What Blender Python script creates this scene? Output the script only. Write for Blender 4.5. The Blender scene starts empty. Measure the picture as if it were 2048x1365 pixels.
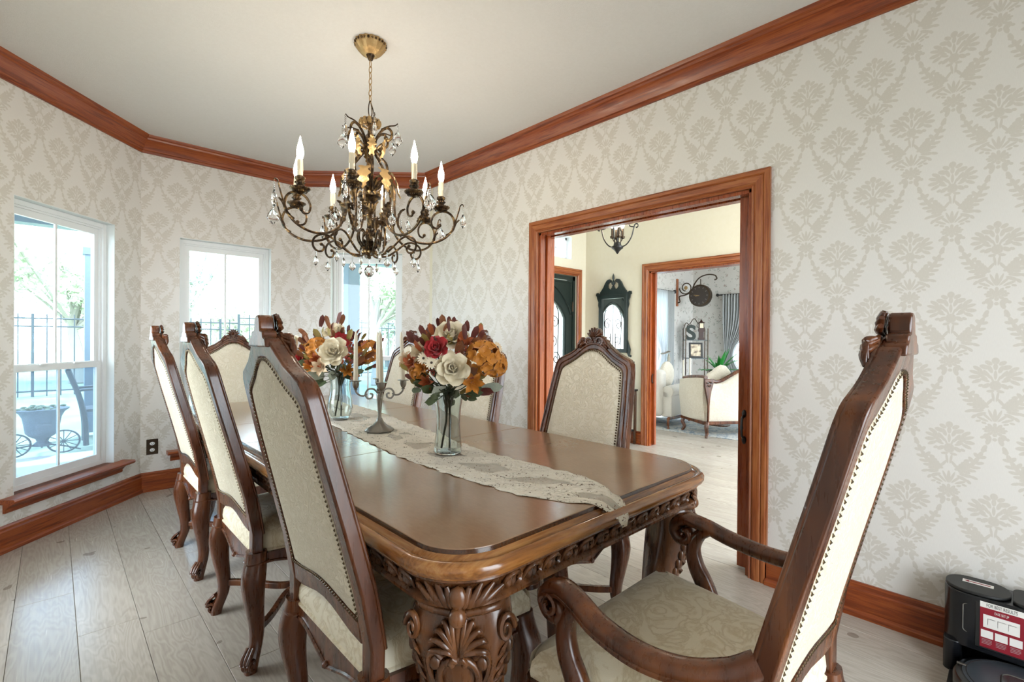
import bpy, bmesh, math, random
from mathutils import Vector, Matrix
random.seed(7)
PI = math.pi
SC = bpy.context.scene
COL = SC.collection

# ------------------------------------------------------------------ camera
EYE = 1.22
YAW, PIT, ROL, FPX = math.radians(43.568), math.radians(-0.305), math.radians(0.4407), 964.85
_fw = Vector((math.sin(YAW)*math.cos(PIT), math.cos(YAW)*math.cos(PIT), math.sin(PIT)))
_rt = Vector((math.cos(YAW), -math.sin(YAW), 0)); _up = _rt.cross(_fw)
_r2 = _rt*math.cos(ROL) + _up*math.sin(ROL); _u2 = _up*math.cos(ROL) - _rt*math.sin(ROL)
cam = bpy.data.cameras.new('camera'); cam.sensor_width = 36; cam.sensor_fit = 'HORIZONTAL'
cam.lens = FPX/2048*36; cam.clip_start = 0.03; cam.clip_end = 300
camo = bpy.data.objects.new('camera', cam); COL.objects.link(camo)
camo.matrix_world = Matrix(((_r2.x, _u2.x, -_fw.x, 0), (_r2.y, _u2.y, -_fw.y, 0), (_r2.z, _u2.z, -_fw.z, EYE), (0, 0, 0, 1)))
SC.camera = camo

# ------------------------------------------------------------------ sky, sun, exposure
wd = bpy.data.worlds.new('sky'); SC.world = wd; wd.use_nodes = True
_b = wd.node_tree.nodes['Background']; _b.inputs[0].default_value = (0.84, 0.93, 1.0, 1); _b.inputs[1].default_value = 6.5
sun = bpy.data.lights.new('sun', 'SUN'); sun.energy = 8; sun.angle = math.radians(2); sun.color = (1, .985, .96)
suno = bpy.data.objects.new('sun', sun); COL.objects.link(suno)
suno.rotation_euler = (math.radians(-14), math.radians(14), 0)
SC.view_settings.view_transform = 'Standard'; SC.view_settings.look = 'None'
SC.view_settings.exposure = 0.74; SC.view_settings.gamma = 1; SC.view_settings.use_curve_mapping = False

cy = SC.cycles
cy.max_bounces = 6; cy.diffuse_bounces = 3; cy.glossy_bounces = 3; cy.transmission_bounces = 5; cy.transparent_max_bounces = 10
cy.caustics_reflective = False; cy.caustics_refractive = False; cy.sample_clamp_indirect = 6
cy.use_adaptive_sampling = True; cy.adaptive_threshold = .04
# ------------------------------------------------------------------ mesh helpers
def V3(*a): return Vector(a)
def lerp(a, b, t): return a + (b-a)*t
def interp(tab, x):
    if x <= tab[0][0]: return tab[0][1]
    for (a, va), (b, vb) in zip(tab, tab[1:]):
        if x <= b:
            t = (x-a)/(b-a); return va + (vb-va)*t
    return tab[-1][1]
def catmull(P, n=6, closed=False):
    P = [Vector(p) for p in P]; out = []; N = len(P)
    rng = N if closed else N-1
    for i in range(rng):
        p0 = P[(i-1) % N] if closed or i > 0 else P[0]*2-P[1]
        p1 = P[i]; p2 = P[(i+1) % N]
        p3 = P[(i+2) % N] if closed or i+2 < N else P[-1]*2-P[-2]
        for k in range(n):
            t = k/n
            out.append(.5*((2*p1)+(p2-p0)*t+(2*p0-5*p1+4*p2-p3)*t*t+(3*p1-p0-3*p2+p3)*t**3))
    if not closed: out.append(P[-1])
    return out
class G:
    def __init__(s): s.V = []; s.F = []
    def add(s, V, F, M=None):
        b = len(s.V)
        s.V += [tuple(M @ Vector(v)) if M else tuple(v) for v in V]
        s.F += [tuple(b+i for i in f) for f in F]; return s
    def box(s, c, d, M=None):
        x, y, z = [k/2 for k in d]; c = Vector(c)
        V = [c+Vector((sx*x, sy*y, sz*z)) for sz in (-1, 1) for sy in (-1, 1) for sx in (-1, 1)]
        return s.add(V, [(0,2,3,1),(4,5,7,6),(0,1,5,4),(2,6,7,3),(0,4,6,2),(1,3,7,5)], M)
    def span(s, a, b, M=None):
        return s.box([(a[i]+b[i])/2 for i in range(3)], [abs(b[i]-a[i]) for i in range(3)], M)
    def tube(s, P, R, n=8, closed=False, flat=1.0, M=None):
        P = [Vector(p) for p in P]; N = len(P)
        if not hasattr(R, '__len__'): R = [R]*N
        T = []
        for i in range(N):
            a = P[(i-1) % N] if closed or i > 0 else P[i]; b = P[(i+1) % N] if closed or i < N-1 else P[i]
            t = (b-a); T.append(t.normalized() if t.length > 1e-9 else Vector((0, 0, 1)))
        up = Vector((0, 0, 1)) if abs(T[0].z) < .9 else Vector((1, 0, 0))
        nrm = (up - T[0]*up.dot(T[0])).normalized(); V = []; F = []
        for i in range(N):
            nrm = nrm - T[i]*nrm.dot(T[i])
            nrm = nrm.normalized() if nrm.length > 1e-6 else T[i].orthogonal().normalized()
            bn = T[i].cross(nrm)
            for k in range(n):
                a = 2*PI*k/n; V.append(P[i] + (nrm*math.cos(a) + bn*math.sin(a)*flat)*R[i])
        for i in range(N if closed else N-1):
            j = (i+1) % N
            for k in range(n):
                l = (k+1) % n; F.append((i*n+k, i*n+l, j*n+l, j*n+k))
        if not closed: F.append(tuple(range(n-1, -1, -1))); F.append(tuple((N-1)*n+k for k in range(n)))
        return s.add(V, F, M)
    def rings(s, rings, cap0=True, cap1=True, closed=True, M=None):
        n = len(rings[0]); V = [v for r in rings for v in r]; F = []
        for i in range(len(rings)-1):
            for k in range(n if closed else n-1):
                l = (k+1) % n; F.append((i*n+k, i*n+l, (i+1)*n+l, (i+1)*n+k))
        if cap0: F.append(tuple(range(n-1, -1, -1)))
        if cap1: F.append(tuple((len(rings)-1)*n+k for k in range(n)))
        return s.add(V, F, M)
    def lathe(s, prof, n=16, M=None, cap=True, flute=0, fa=0):
        R = []
        for r, z in prof:
            R.append([Vector(((r*(1+fa*math.cos(flute*2*PI*k/n)))*math.cos(2*PI*k/n), (r*(1+fa*math.cos(flute*2*PI*k/n)))*math.sin(2*PI*k/n), z)) for k in range(n)])
        return s.rings(R, cap, cap, True, M)
    def ell(s, c, r, M=None, n=8, m=5):
        R = []; c = Vector(c)
        for i in range(m+1):
            a = -PI/2+PI*i/m; cr = max(math.cos(a), .02)
            R.append([c+Vector((r[0]*cr*math.cos(2*PI*k/n), r[1]*cr*math.sin(2*PI*k/n), r[2]*math.sin(a))) for k in range(n)])
        return s.rings(R, True, True, True, M)
    def ext(s, poly, h0, h1, M=None):
        n = len(poly)
        V = [Vector((p[0], p[1], h0)) for p in poly]+[Vector((p[0], p[1], h1)) for p in poly]
        F = [tuple(range(n-1, -1, -1)), tuple(range(n, 2*n))]+[(i, (i+1) % n, n+(i+1) % n, n+i) for i in range(n)]
        return s.add(V, F, M)
    def band(s, A, B, h0, h1, f=None):
        """closed strip between contours A and B (2D), thickness h0..h1; f maps (a,b,h)->3D"""
        f = f or (lambda a, b, h: Vector((a, b, h))); n = len(A); V = []
        for h in (h0, h1):
            V += [f(p[0], p[1], h) for p in A]+[f(p[0], p[1], h) for p in B]
        F = []
        for i in range(n):
            j = (i+1) % n
            F += [(i, j, n+j, n+i), (2*n+i, 3*n+i, 3*n+j, 2*n+j), (i, 2*n+i, 2*n+j, j), (n+i, n+j, 3*n+j, 3*n+i)]
        return s.add(V, F)
def xy_xz(): return Matrix.Rotation(PI/2, 4, 'X')       # local (x,y,h) -> (x,-h,y)
def T(x, y=0, z=0): return Matrix.Translation((x, y, z))
def Rz(a): return Matrix.Rotation(a, 4, 'Z')
def Rx(a): return Matrix.Rotation(a, 4, 'X')
def Ry(a): return Matrix.Rotation(a, 4, 'Y')
def Sc(x, y, z): return Matrix.Diagonal((x, y, z, 1))
def frame(o, x, y, z): return Matrix(((x[0], y[0], z[0], o[0]), (x[1], y[1], z[1], o[1]), (x[2], y[2], z[2], o[2]), (0, 0, 0, 1)))
def obj(name, g, mat, parent=None, smooth=True, bevel=0, seg=2, ang=40, M=None, mesh=None, fix=True):
    if mesh is None:
        me = bpy.data.meshes.new(name); me.from_pydata([tuple(v) for v in g.V], [], g.F); me.update()
        if fix:
            b = bmesh.new(); b.from_mesh(me); bmesh.ops.recalc_face_normals(b, faces=b.faces); b.to_mesh(me); b.free()
        me.materials.append(mat)
        if smooth:
            me.polygons.foreach_set('use_smooth', [True]*len(me.polygons)); me.set_sharp_from_angle(angle=math.radians(ang))
    else: me = mesh
    o = bpy.data.objects.new(name, me); COL.objects.link(o)
    if M is not None: o.matrix_world = M
    if parent is not None: o.parent = parent
    if bevel:
        md = o.modifiers.new('bevel', 'BEVEL'); md.width = bevel; md.segments = seg; md.limit_method = 'ANGLE'; md.angle_limit = math.radians(35)
    return o
def empty(name, loc=(0, 0, 0), rz=0, M=None):
    o = bpy.data.objects.new(name, None); COL.objects.link(o); o.empty_display_size = .05
    if M is not None: o.matrix_world = M
    else: o.location = loc; o.rotation_euler = (0, 0, rz)
    return o
def tag(o, label, cat, group=None, kind=None):
    o['label'] = label; o['category'] = cat
    if group: o['group'] = group
    if kind: o['kind'] = kind
    return o
def struct(o, label=None, cat=None):
    o['kind'] = 'structure'
    if label: o['label'] = label
    if cat: o['category'] = cat
    return o
def copy_tree(o, parent=None):
    c = o.copy(); COL.objects.link(c); c.parent = parent
    for ch in list(o.children): copy_tree(ch, c)
    return c

# where a sight line of the photograph meets a depth or a plane (used to measure positions)
def sight(px, py): return (_fw + _r2*((px-1024)/FPX) - _u2*((py-682.5)/FPX))
EYEP = Vector((0, 0, EYE))
def at(px, py, d): return EYEP + sight(px, py)*d
def onz(px, py, z): s = sight(px, py); return EYEP + s*((z-EYE)/s.z)
def onx(px, py, x): s = sight(px, py); return EYEP + s*(x/s.x)
def ony(px, py, y): s = sight(px, py); return EYEP + s*(y/s.y)
# ------------------------------------------------------------------ materials
def lin(c):
    c = c.lstrip('#'); r = [int(c[i:i+2], 16)/255 for i in (0, 2, 4)]
    return tuple(x/12.92 if x <= .04045 else ((x+.055)/1.055)**2.4 for x in r)+(1,)
class NT:
    def __init__(s, name):
        s.m = bpy.data.materials.new(name); s.m.use_nodes = True; s.t = s.m.node_tree; s.n = s.t.nodes
        s.b = s.n['Principled BSDF']; s.out = s.n['Material Output']
    def node(s, typ, **kw):
        x = s.n.new(typ)
        for k, v in kw.items():
            if k.startswith('i_'): x.inputs[int(k[2:])].default_value = v
            else: setattr(x, k, v)
        return x
    def link(s, a, b): s.t.links.new(a, b)
    def math(s, op, a, b=None, c=None, clamp=False):
        x = s.n.new('ShaderNodeMath'); x.operation = op; x.use_clamp = clamp
        for i, v in enumerate((a, b, c)):
            if v is None: continue
            if isinstance(v, (int, float)): x.inputs[i].default_value = v
            else: s.link(v, x.inputs[i])
        return x.outputs[0]
    def coord(s, kind='Object', scale=(1, 1, 1), rot=(0, 0, 0), loc=(0, 0, 0)):
        tc = s.n.new('ShaderNodeTexCoord'); mp = s.n.new('ShaderNodeMapping')
        mp.inputs['Scale'].default_value = scale; mp.inputs['Rotation'].default_value = rot; mp.inputs['Location'].default_value = loc
        s.link(tc.outputs[kind], mp.inputs[0]); return mp.outputs[0]
    def noise(s, vec, scale=5, detail=4, rough=.5, dist=0):
        x = s.n.new('ShaderNodeTexNoise'); x.inputs['Scale'].default_value = scale; x.inputs['Detail'].default_value = detail
        x.inputs['Roughness'].default_value = rough; x.inputs['Distortion'].default_value = dist
        if vec is not None: s.link(vec, x.inputs['Vector'])
        return x.outputs[0]
    def ramp(s, fac, stops):
        x = s.n.new('ShaderNodeValToRGB'); e = x.color_ramp.elements
        while len(e) < len(stops): e.new(.5)
        for i, (p, c) in enumerate(stops):
            e[i].position = p; e[i].color = lin(c) if isinstance(c, str) else c
        s.link(fac, x.inputs[0]); return x.outputs[0]
    def mix(s, fac, a, b, typ='MIX'):
        x = s.n.new('ShaderNodeMix'); x.data_type = 'RGBA'; x.blend_type = typ
        if isinstance(fac, (int, float)): x.inputs[0].default_value = fac
        else: s.link(fac, x.inputs[0])
        for i, v in ((6, a), (7, b)):
            if isinstance(v, str): x.inputs[i].default_value = lin(v)
            elif isinstance(v, tuple): x.inputs[i].default_value = v
            else: s.link(v, x.inputs[i])
        return x.outputs[2]
    def bump(s, h, strength=.3, dist=.01):
        x = s.n.new('ShaderNodeBump'); x.inputs['Strength'].default_value = strength; x.inputs['Distance'].default_value = dist
        s.link(h, x.inputs['Height']); s.link(x.outputs[0], s.b.inputs['Normal'])
    def set(s, **kw):
        for k, v in kw.items():
            i = s.b.inputs[k.replace('_', ' ')]
            if isinstance(v, str): i.default_value = lin(v)
            elif isinstance(v, (int, float, tuple)): i.default_value = v
            else: s.link(v, i)
        return s
def plain(name, col, rough=.5, metal=0, bump=0, bscale=80, **kw):
    t = NT(name); v = t.coord()
    n = t.noise(v, bscale*.3, 3)
    t.set(Base_Color=t.mix(.10, col, t.mix(n, '#000000', '#ffffff'), 'OVERLAY'), Roughness=rough, Metallic=metal)
    if bump: t.bump(t.noise(v, bscale, 3), bump, .004)
    if kw: t.set(**kw)
    return t.m
def wood(name, dark, mid, light, scale=(30, 30, 2.5), rough=.28, coat=.25, ring=2.0):
    t = NT(name); v = t.coord('Object', scale)
    n1 = t.noise(v, 1.0, 6 if ring >= 1 else 2, .6 if ring >= 1 else .45, .6 if ring >= 1 else .3)
    v2 = t.coord('Object', tuple(k*4.5 for k in scale)); n2 = t.noise(v2, 1.0, 3, .6)
    w = t.math('MULTIPLY_ADD', t.math('SINE', t.math('MULTIPLY', n1, 9*ring)), .22, .5) if ring >= 1 else t.math('MULTIPLY_ADD', n1, 1.3, -.15)
    f = t.math('ADD', t.math('MULTIPLY', w, .55 if ring >= 1 else .82), t.math('MULTIPLY', n2, .45 if ring >= 1 else .18), clamp=True)
    t.set(Base_Color=t.ramp(f, [(.22, dark), (.5, mid), (.8, light)]), Roughness=t.math('MULTIPLY_ADD', n2, .15, rough-.07))
    t.set(Coat_Weight=coat, Coat_Roughness=.12)
    t.bump(f, .08, .004); return t.m
def emit(name, col, s):
    t = NT(name); t.set(Base_Color=col, Emission_Color=col, Emission_Strength=s); return t.m
def glass(name, col='#ffffff', ior=1.45, rough=0):
    t = NT(name); t.set(Base_Color=col, Roughness=rough, IOR=ior, Transmission_Weight=1.0); return t.m
def pane_mat(name, refl=.08, tint='#f4fbff', haze=0.0):
    t = NT(name); tr = t.node('ShaderNodeBsdfTransparent'); tr.inputs[0].default_value = lin(tint)
    gl = t.node('ShaderNodeBsdfGlossy'); gl.inputs['Roughness'].default_value = .02
    lw = t.node('ShaderNodeLayerWeight'); lw.inputs[0].default_value = .5
    fr = t.math('MULTIPLY_ADD', t.math('POWER', lw.outputs['Facing'], 5), .55, .025)
    mx = t.node('ShaderNodeMixShader'); t.link(fr, mx.inputs[0]); t.link(tr.outputs[0], mx.inputs[1]); t.link(gl.outputs[0], mx.inputs[2])
    last = mx.outputs[0]
    if haze:
        df = t.node('ShaderNodeBsdfTranslucent'); df.inputs[0].default_value = (.9, .95, 1, 1)
        m2 = t.node('ShaderNodeMixShader'); m2.inputs[0].default_value = haze; t.link(last, m2.inputs[1]); t.link(df.outputs[0], m2.inputs[2]); last = m2.outputs[0]
    t.link(last, t.out.inputs[0]); return t.m

# damask wallpaper drawn with ellipses in the fundamental cell of a half-drop repeat
def damask_mask(t, vec, band, W=.258, H=.26, off=(0.19, 2.39)):
    """vec: object coords, x along the wall, z up. returns 0..1 motif mask"""
    E = []      # (cx, cy, rx, ry, rot_deg)  on the x>=0 half, bouquet centre = (0,0)
    def e(x, y, a, b, r=0): E.append((x*(1.12 if y > -.06 and x < .07 else 1), y, a*1.12, b*1.12, r))
    # bouquet
    e(0, .058, .010, .012); e(.0, .036, .006, .012); e(.017, .050, .011, .007, 35); e(.026, .034, .014, .008, 20)
    e(.013, .026, .006, .014, -20); e(.044, .027, .014, .0065, 35); e(.050, .012, .016, .006, 20); e(.034, .013, .016, .006, 45)
    e(.020, .006, .005, .018, -32); e(.052, -.006, .015, .007, -5); e(.032, -.003, .016, .005, 35); e(.046, -.022, .014, .006, -28)
    e(.026, -.016, .013, .005, 25); e(.0, -.036, .015, .017); e(.022, -.038, .012, .007, -35); e(.036, -.038, .007, .005, -30)
    e(0, .004, .0045, .016); e(.008, -.012, .003, .014, -18); e(.012, -.058, .010, .005, -10)
    # stems
    e(.006, -.078, .0035, .018, -8); e(.016, -.100, .0045, .017, 35); e(.028, -.113, .014, .0045, -35)
    # big acanthus scroll sweeping up and outwards
    for k in range(8):
        a = k/7; x = .032+.080*a; y = -.118+.125*a**2.0
        r = math.degrees(math.atan2(.25*a+.03, .080))
        s = math.sin(PI*min(a+.12, .98))**.5
        e(x, y+.004, .015, .0066, r)
        rr = math.radians(r+95)
        e(x+math.cos(rr)*.014*s, y+math.sin(rr)*.014*s, .0150*s, .0062, r+58)
        if k < 7: e(x-math.cos(rr)*.012*s, y-math.sin(rr)*.012*s, .0135*s, .0056, r-52)
    e(.112, .020, .008, .012, 10); e(.104, .030, .008, .006, 60); e(.046, -.090, .011, .007, 60); e(.052, -.078, .008, .006, 10)
    # lower leaves
    e(.050, -.136, .018, .0065, -8); e(.072, -.140, .012, .005, -20); e(.040, -.150, .016, .006, -28); e(.058, -.160, .009, .005, -50)
    # fan spray
    e(0, -.150, .005, .022); e(.010, -.152, .004, .022, -20); e(.022, -.158, .004, .020, -42); e(.034, -.168, .0045, .016, -65)
    e(.046, -.176, .007, .004, -15); e(.030, -.182, .007, .004, 20)
    # flower
    e(0, -.205, .012, .012); e(.018, -.200, .009, .0055, 25); e(.020, -.212, .009, .005, -15); e(.013, -.192, .005, .009, -35); e(0, -.188, .005, .008)
    e(.028, -.206, .006, .004, 0); e(.013, -.221, .009, .005, -35); e(0, -.225, .006, .007)
    e(0, -.243, .006, .006); e(.022, -.240, .011, .004, 25); e(.034, -.238, .006, .005, -40)
    sep = t.node('ShaderNodeSeparateXYZ'); t.link(vec, sep.inputs[0])
    row = t.math('FLOOR', t.math('DIVIDE', t.math('SUBTRACT', sep.outputs[2], off[1]-H/2), H))
    yy = t.math('SUBTRACT', t.math('SUBTRACT', sep.outputs[2], off[1]), t.math('MULTIPLY', row, H))
    xs = t.math('ADD', t.math('SUBTRACT', sep.outputs[0], off[0]), t.math('MULTIPLY', row, W/2))
    xx = t.math('PINGPONG', xs, W/2)
    seen = set(); acc = None; vec = None; cnt = 0
    for (x, y, a, b, r) in E:
        m = max(a, b)
        for (X, Y, Rr) in [(x, y, r), (-x, y, -r), (W-x, y, -r)] + [(W/2-x, y+s*H, -r) for s in (-1, 1)] + [(W/2+x, y+s*H, r) for s in (-1, 1)] + [(-W/2+x, y+s*H, r) for s in (-1, 1)]:
            if X < -m or X > W/2+m or Y < band[0]-m or Y > band[1]+m: continue
            key = (round(X, 4), round(Y, 4), round(Rr % 180, 1) if a != b else 0)
            if key in seen: continue
            seen.add(key)
            if cnt % 16 == 0:          # a fresh vector node every few ellipses keeps them in sequence
                vec = t.node('ShaderNodeCombineXYZ'); t.link(xx, vec.inputs[0]); t.link(yy, vec.inputs[1])
                if acc is None: vec.inputs[2].default_value = 1
                else: t.link(t.math('MULTIPLY_ADD', acc, 0.0, 1.0), vec.inputs[2])
            cnt += 1
            c, s_ = math.cos(math.radians(Rr)), math.sin(math.radians(Rr))
            dv = []
            for k in ((c/a, s_/a, -(c*X+s_*Y)/a), (-s_/b, c/b, -(-s_*X+c*Y)/b)):
                d = t.n.new('ShaderNodeVectorMath'); d.operation = 'DOT_PRODUCT'; t.link(vec.outputs[0], d.inputs[0]); d.inputs[1].default_value = k; dv.append(d.outputs['Value'])
            q = t.math('MULTIPLY_ADD', dv[1], dv[1], t.math('MULTIPLY', dv[0], dv[0]))
            acc = q if acc is None else t.math('MINIMUM', acc, q)
    mr = t.n.new('ShaderNodeMapRange'); mr.inputs['From Min'].default_value = 1.17; mr.inputs['From Max'].default_value = .77
    t.link(acc, mr.inputs['Value']); return mr.outputs[0]
def wallpaper(k):
    t = NT('damask_wallpaper'); tc = t.n.new('ShaderNodeTexCoord'); m = damask_mask(t, tc.outputs['Object'], (-.13+.052*k, -.13+.052*(k+1)))
    weave = t.noise(t.coord('Object', (900, 900, 60)), 1, 2)
    base = t.mix(weave, '#e0dbd4', '#eae6e0'); mot = t.mix(weave, '#d1cabf', '#dad4ca')
    t.set(Base_Color=t.mix(m, base, mot), Roughness=t.math('MULTIPLY_ADD', m, -.2, .62)); t.set(Specular_IOR_Level=.35)
    t.bump(t.math('ADD', weave, t.math('MULTIPLY', m, 1.5)), .06, .001); return t.m
def floral_paper():
    t = NT('floral_wallpaper'); v = t.coord('Object')
    vo = t.n.new('ShaderNodeTexVoronoi'); vo.inputs['Scale'].default_value = 13; t.link(v, vo.inputs['Vector'])
    n = t.noise(v, 55, 4, .6, 1.0); f = t.math('MULTIPLY', t.math('GREATER_THAN', n, .55), t.math('LESS_THAN', vo.outputs[0], .42))
    n2 = t.noise(v, 22, 3); c = t.mix(t.math('GREATER_THAN', n2, .52), '#8f9a8f', '#a58f86')
    t.set(Base_Color=t.mix(f, t.mix(t.noise(v, 90, 2), '#cfcdc8', '#e2dfda'), c), Roughness=.7); return t.m
def plank_mat():
    t = NT('grey_oak_plank'); oi = t.node('ShaderNodeObjectInfo')
    tc = t.n.new('ShaderNodeTexCoord'); cb = t.node('ShaderNodeCombineXYZ'); t.link(t.math('MULTIPLY', oi.outputs['Random'], 40), cb.inputs[2]); t.link(t.math('MULTIPLY', oi.outputs['Random'], 17), cb.inputs[0])
    ad = t.node('ShaderNodeVectorMath', operation='ADD'); t.link(tc.outputs['Object'], ad.inputs[0]); t.link(cb.outputs[0], ad.inputs[1])
    mp = t.node('ShaderNodeMapping'); mp.inputs['Scale'].default_value = (9, 1.6, 1); t.link(ad.outputs[0], mp.inputs[0])
    n1 = t.noise(mp.outputs[0], 1.1, 3, .5, .4); rings = t.math('SINE', t.math('MULTIPLY', n1, 95))
    mp2 = t.node('ShaderNodeMapping'); mp2.inputs['Scale'].default_value = (150, 5, 1); t.link(ad.outputs[0], mp2.inputs[0]); n2 = t.noise(mp2.outputs[0], 1, 3)
    big = t.noise(mp.outputs[0], .5, 2)
    f = t.math('ADD', t.math('MULTIPLY_ADD', rings, .07, .2), t.math('ADD', t.math('MULTIPLY', n2, .3), t.math('MULTIPLY', big, .32)), clamp=True)
    col = t.ramp(f, [(.2, '#a0968a'), (.5, '#bbb2a6'), (.8, '#cec7bc')])
    kn = t.noise(ad.outputs[0], 7, 2, .4); kf = t.math('MULTIPLY', t.math('GREATER_THAN', kn, .72), .55)
    col = t.mix(kf, col, '#6e6357')
    hv = t.node('ShaderNodeHueSaturation'); t.link(t.math('MULTIPLY_ADD', oi.outputs['Random'], .14, .93), hv.inputs['Value']); t.link(col, hv.inputs['Color'])
    t.set(Base_Color=hv.outputs[0], Roughness=t.math('MULTIPLY_ADD', n2, .1, .20)); t.set(Specular_IOR_Level=.6)
    t.bump(f, .05, .003); return t.m
def leather():
    t = NT('tooled_leather_top'); v = t.coord('Object')
    n = t.noise(v, 2.2, 3); n2 = t.noise(t.coord('Object', (160, 40, 1)), 1, 4)
    f = t.math('ADD', t.math('MULTIPLY', n, .8), t.math('MULTIPLY', n2, .2))
    t.set(Base_Color=t.ramp(f, [(.3, '#8a6a50'), (.55, '#9a795d'), (.8, '#aa8a6c')]), Coat_Weight=.35, Coat_Roughness=.15, Roughness=t.math('MULTIPLY_ADD', n2, .10, .16))
    t.bump(t.noise(v, 200, 2), .07, .002); return t.m
def fabric(name, base, mot, scale=1.0, axis=(0, 0, 0), bump=.5, rough=.85):
    t = NT(name); mp = t.coord('Object', (1, 1, 1), axis)
    m = t.noise(mp, 16*scale, 4, .55, 2.2); m2 = t.ramp(m, [(.42, (0, 0, 0, 1)), (.5, (1, 1, 1, 1)), (.58, (0, 0, 0, 1))])
    wv = t.noise(mp, 500, 2)
    t.set(Base_Color=t.mix(t.math('MULTIPLY', wv, .25), t.mix(m2, base, mot), '#ffffff'), Roughness=rough); t.set(Sheen_Weight=.3)
    t.bump(t.math('ADD', m2, t.math('MULTIPLY', wv, .3)), bump, .003); return t.m

MAT = dict(
    paper=[wallpaper(k) for k in range(5)], floral=floral_paper(), plank=plank_mat(), leather=leather(),
    ceil=plain('ceiling_paint', '#dedbd6', .8, bump=.25, bscale=220),
    cream=plain('cream_paint', '#e6dfc9', .7), white=plain('white_vinyl', '#eef0f0', .4), reveal=plain('reveal_paint', '#e4e8e6', .6),
    trim=wood('oak_trim_red', '#5a210b', '#8a3d16', '#a85a26', (2.5, 45, 45), .38, .1),
    casing=wood('oak_casing', '#642c10', '#975028', '#b87844', (2.5, 45, 45), .36, .12),
    door=wood('pocket_door_oak', '#5e2408', '#8e3f16', '#a75a2a', (30, 30, 1.6)),
    chair=wood('walnut_chair', '#341809', '#562c14', '#7a4622', (22, 22, 2.2), .28, .25, .6),
    table=wood('carved_walnut', '#37200f', '#5c361b', '#825330', (24, 24, 3), .28, .3, .7),
    rim=wood('table_rim_oak', '#5a3016', '#96602f', '#bd8a50', (30, 2.5, 30), .18, .5, 1.4),
    rimx=wood('table_rim_oak_end', '#5a3016', '#96602f', '#bd8a50', (2.5, 30, 30), .18, .5, 1.4),
    inlay=wood('table_inlay', '#2a1408', '#4e2c14', '#6a4020', (60, 60, 60), .2, .5, 1.0),
    back=fabric('cream_matelasse', '#e6d9be', '#dccca9', 1.3, bump=.7), rear=fabric('ivory_back_cloth', '#dccfb2', '#d0c09c', 2.0, bump=.6),
    seat=fabric('gold_damask_seat', '#e8dcbe', '#d0be94', .7, bump=.25, rough=.6),
    nail=plain('antique_brass', '#5a4a34', .35, .9),
    iron=plain('dark_bronze_iron', '#4a3d30', .38, .75, .2, 60), gold=plain('antique_gold', '#b39566', .40, .7, .4, 90),
    bronze=None,
    black=plain('black_paint', '#161514', .4), crystal=glass('crystal', '#ffffff', 1.52),
    candle=plain('ivory_wax', '#e9dcc0', .5), bulb=emit('bulb_glow', '#fff0dc', 75),
)

_t = NT('mottled_bronze'); _n = _t.noise(_t.coord('Object'), 38, 4, .6, .6)
_t.set(Base_Color=_t.ramp(_n, [(.40, '#2e241b'), (.55, '#5a4630'), (.68, '#a58556')]), Metallic=.75, Roughness=.36); _t.bump(_n, .25, .003); MAT['bronze'] = _t.m
# ================================================================== THE SETTING
CE = 2.765           # ceiling height
XR = 2.604           # right wall plane
P0, P1, P2, P3, P4, P5 = (XR, -1.29), (XR, 3.885), (1.692, 4.70), (.492, 4.70), (-.42, 3.665), (-.42, -1.29)
def wall_frame(p0, p1, z=0):
    x = Vector((p1[0]-p0[0], p1[1]-p0[1], 0)).normalized(); y = Vector((-x.y, x.x, 0))
    return frame((p0[0], p0[1], z), x, y, (0, 0, 1)), math.dist(p0, p1)
def wall(name, p0, p1, h, holes=(), mat=None, th=.12, z0=0, ext0=0, ext1=0):
    M, L = wall_frame(p0, p1); g = G()
    xs = sorted({-ext0, L+ext1} | {k for q in holes for k in q[:2]}); zs = {z0, h} | {k for q in holes for k in q[2:] if k > z0}
    paper = isinstance(mat, list)      # the wallpaper repeat is shaded in five horizontal bands
    if paper: zs |= {round(2.39-.13+.052*k, 5) for k in range(-45, 12) if z0 < 2.39-.13+.052*k < h}
    zs = sorted(zs); bands = []
    for a, b in zip(xs, xs[1:]):
        for c, d in zip(zs, zs[1:]):
            mx, mz = (a+b)/2, (c+d)/2
            if any(q[0] < mx < q[1] and q[2] < mz < q[3] for q in holes): continue
            g.span((a, -th, c), (b, 0, d)); bands += [int(math.floor((mz-2.26)/.052)) % 5]*6
    o = obj(name, g, mat[0] if paper else mat, smooth=False, M=M, fix=False)
    if paper:
        for m in mat[1:]: o.data.materials.append(m)
        o.data.polygons.foreach_set('material_index', bands)
    return struct(o), M, L
def molding(name, M, x0, x1, prof, mat, s0=0, s1=0, axis='y', smooth=True, parent=None):
    """profile (y,z) swept along local x; mitre: x shifted by s*y (or s*z)"""
    g = G(); R = []
    for x, s in ((x0, s0), (x1, s1)):
        R.append([Vector((x+s*(p[0] if axis == 'y' else p[1]), p[0], p[1])) for p in prof])
    g.rings(R)
    return struct(obj(name, g, mat, smooth=smooth, M=M, ang=30))
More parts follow.
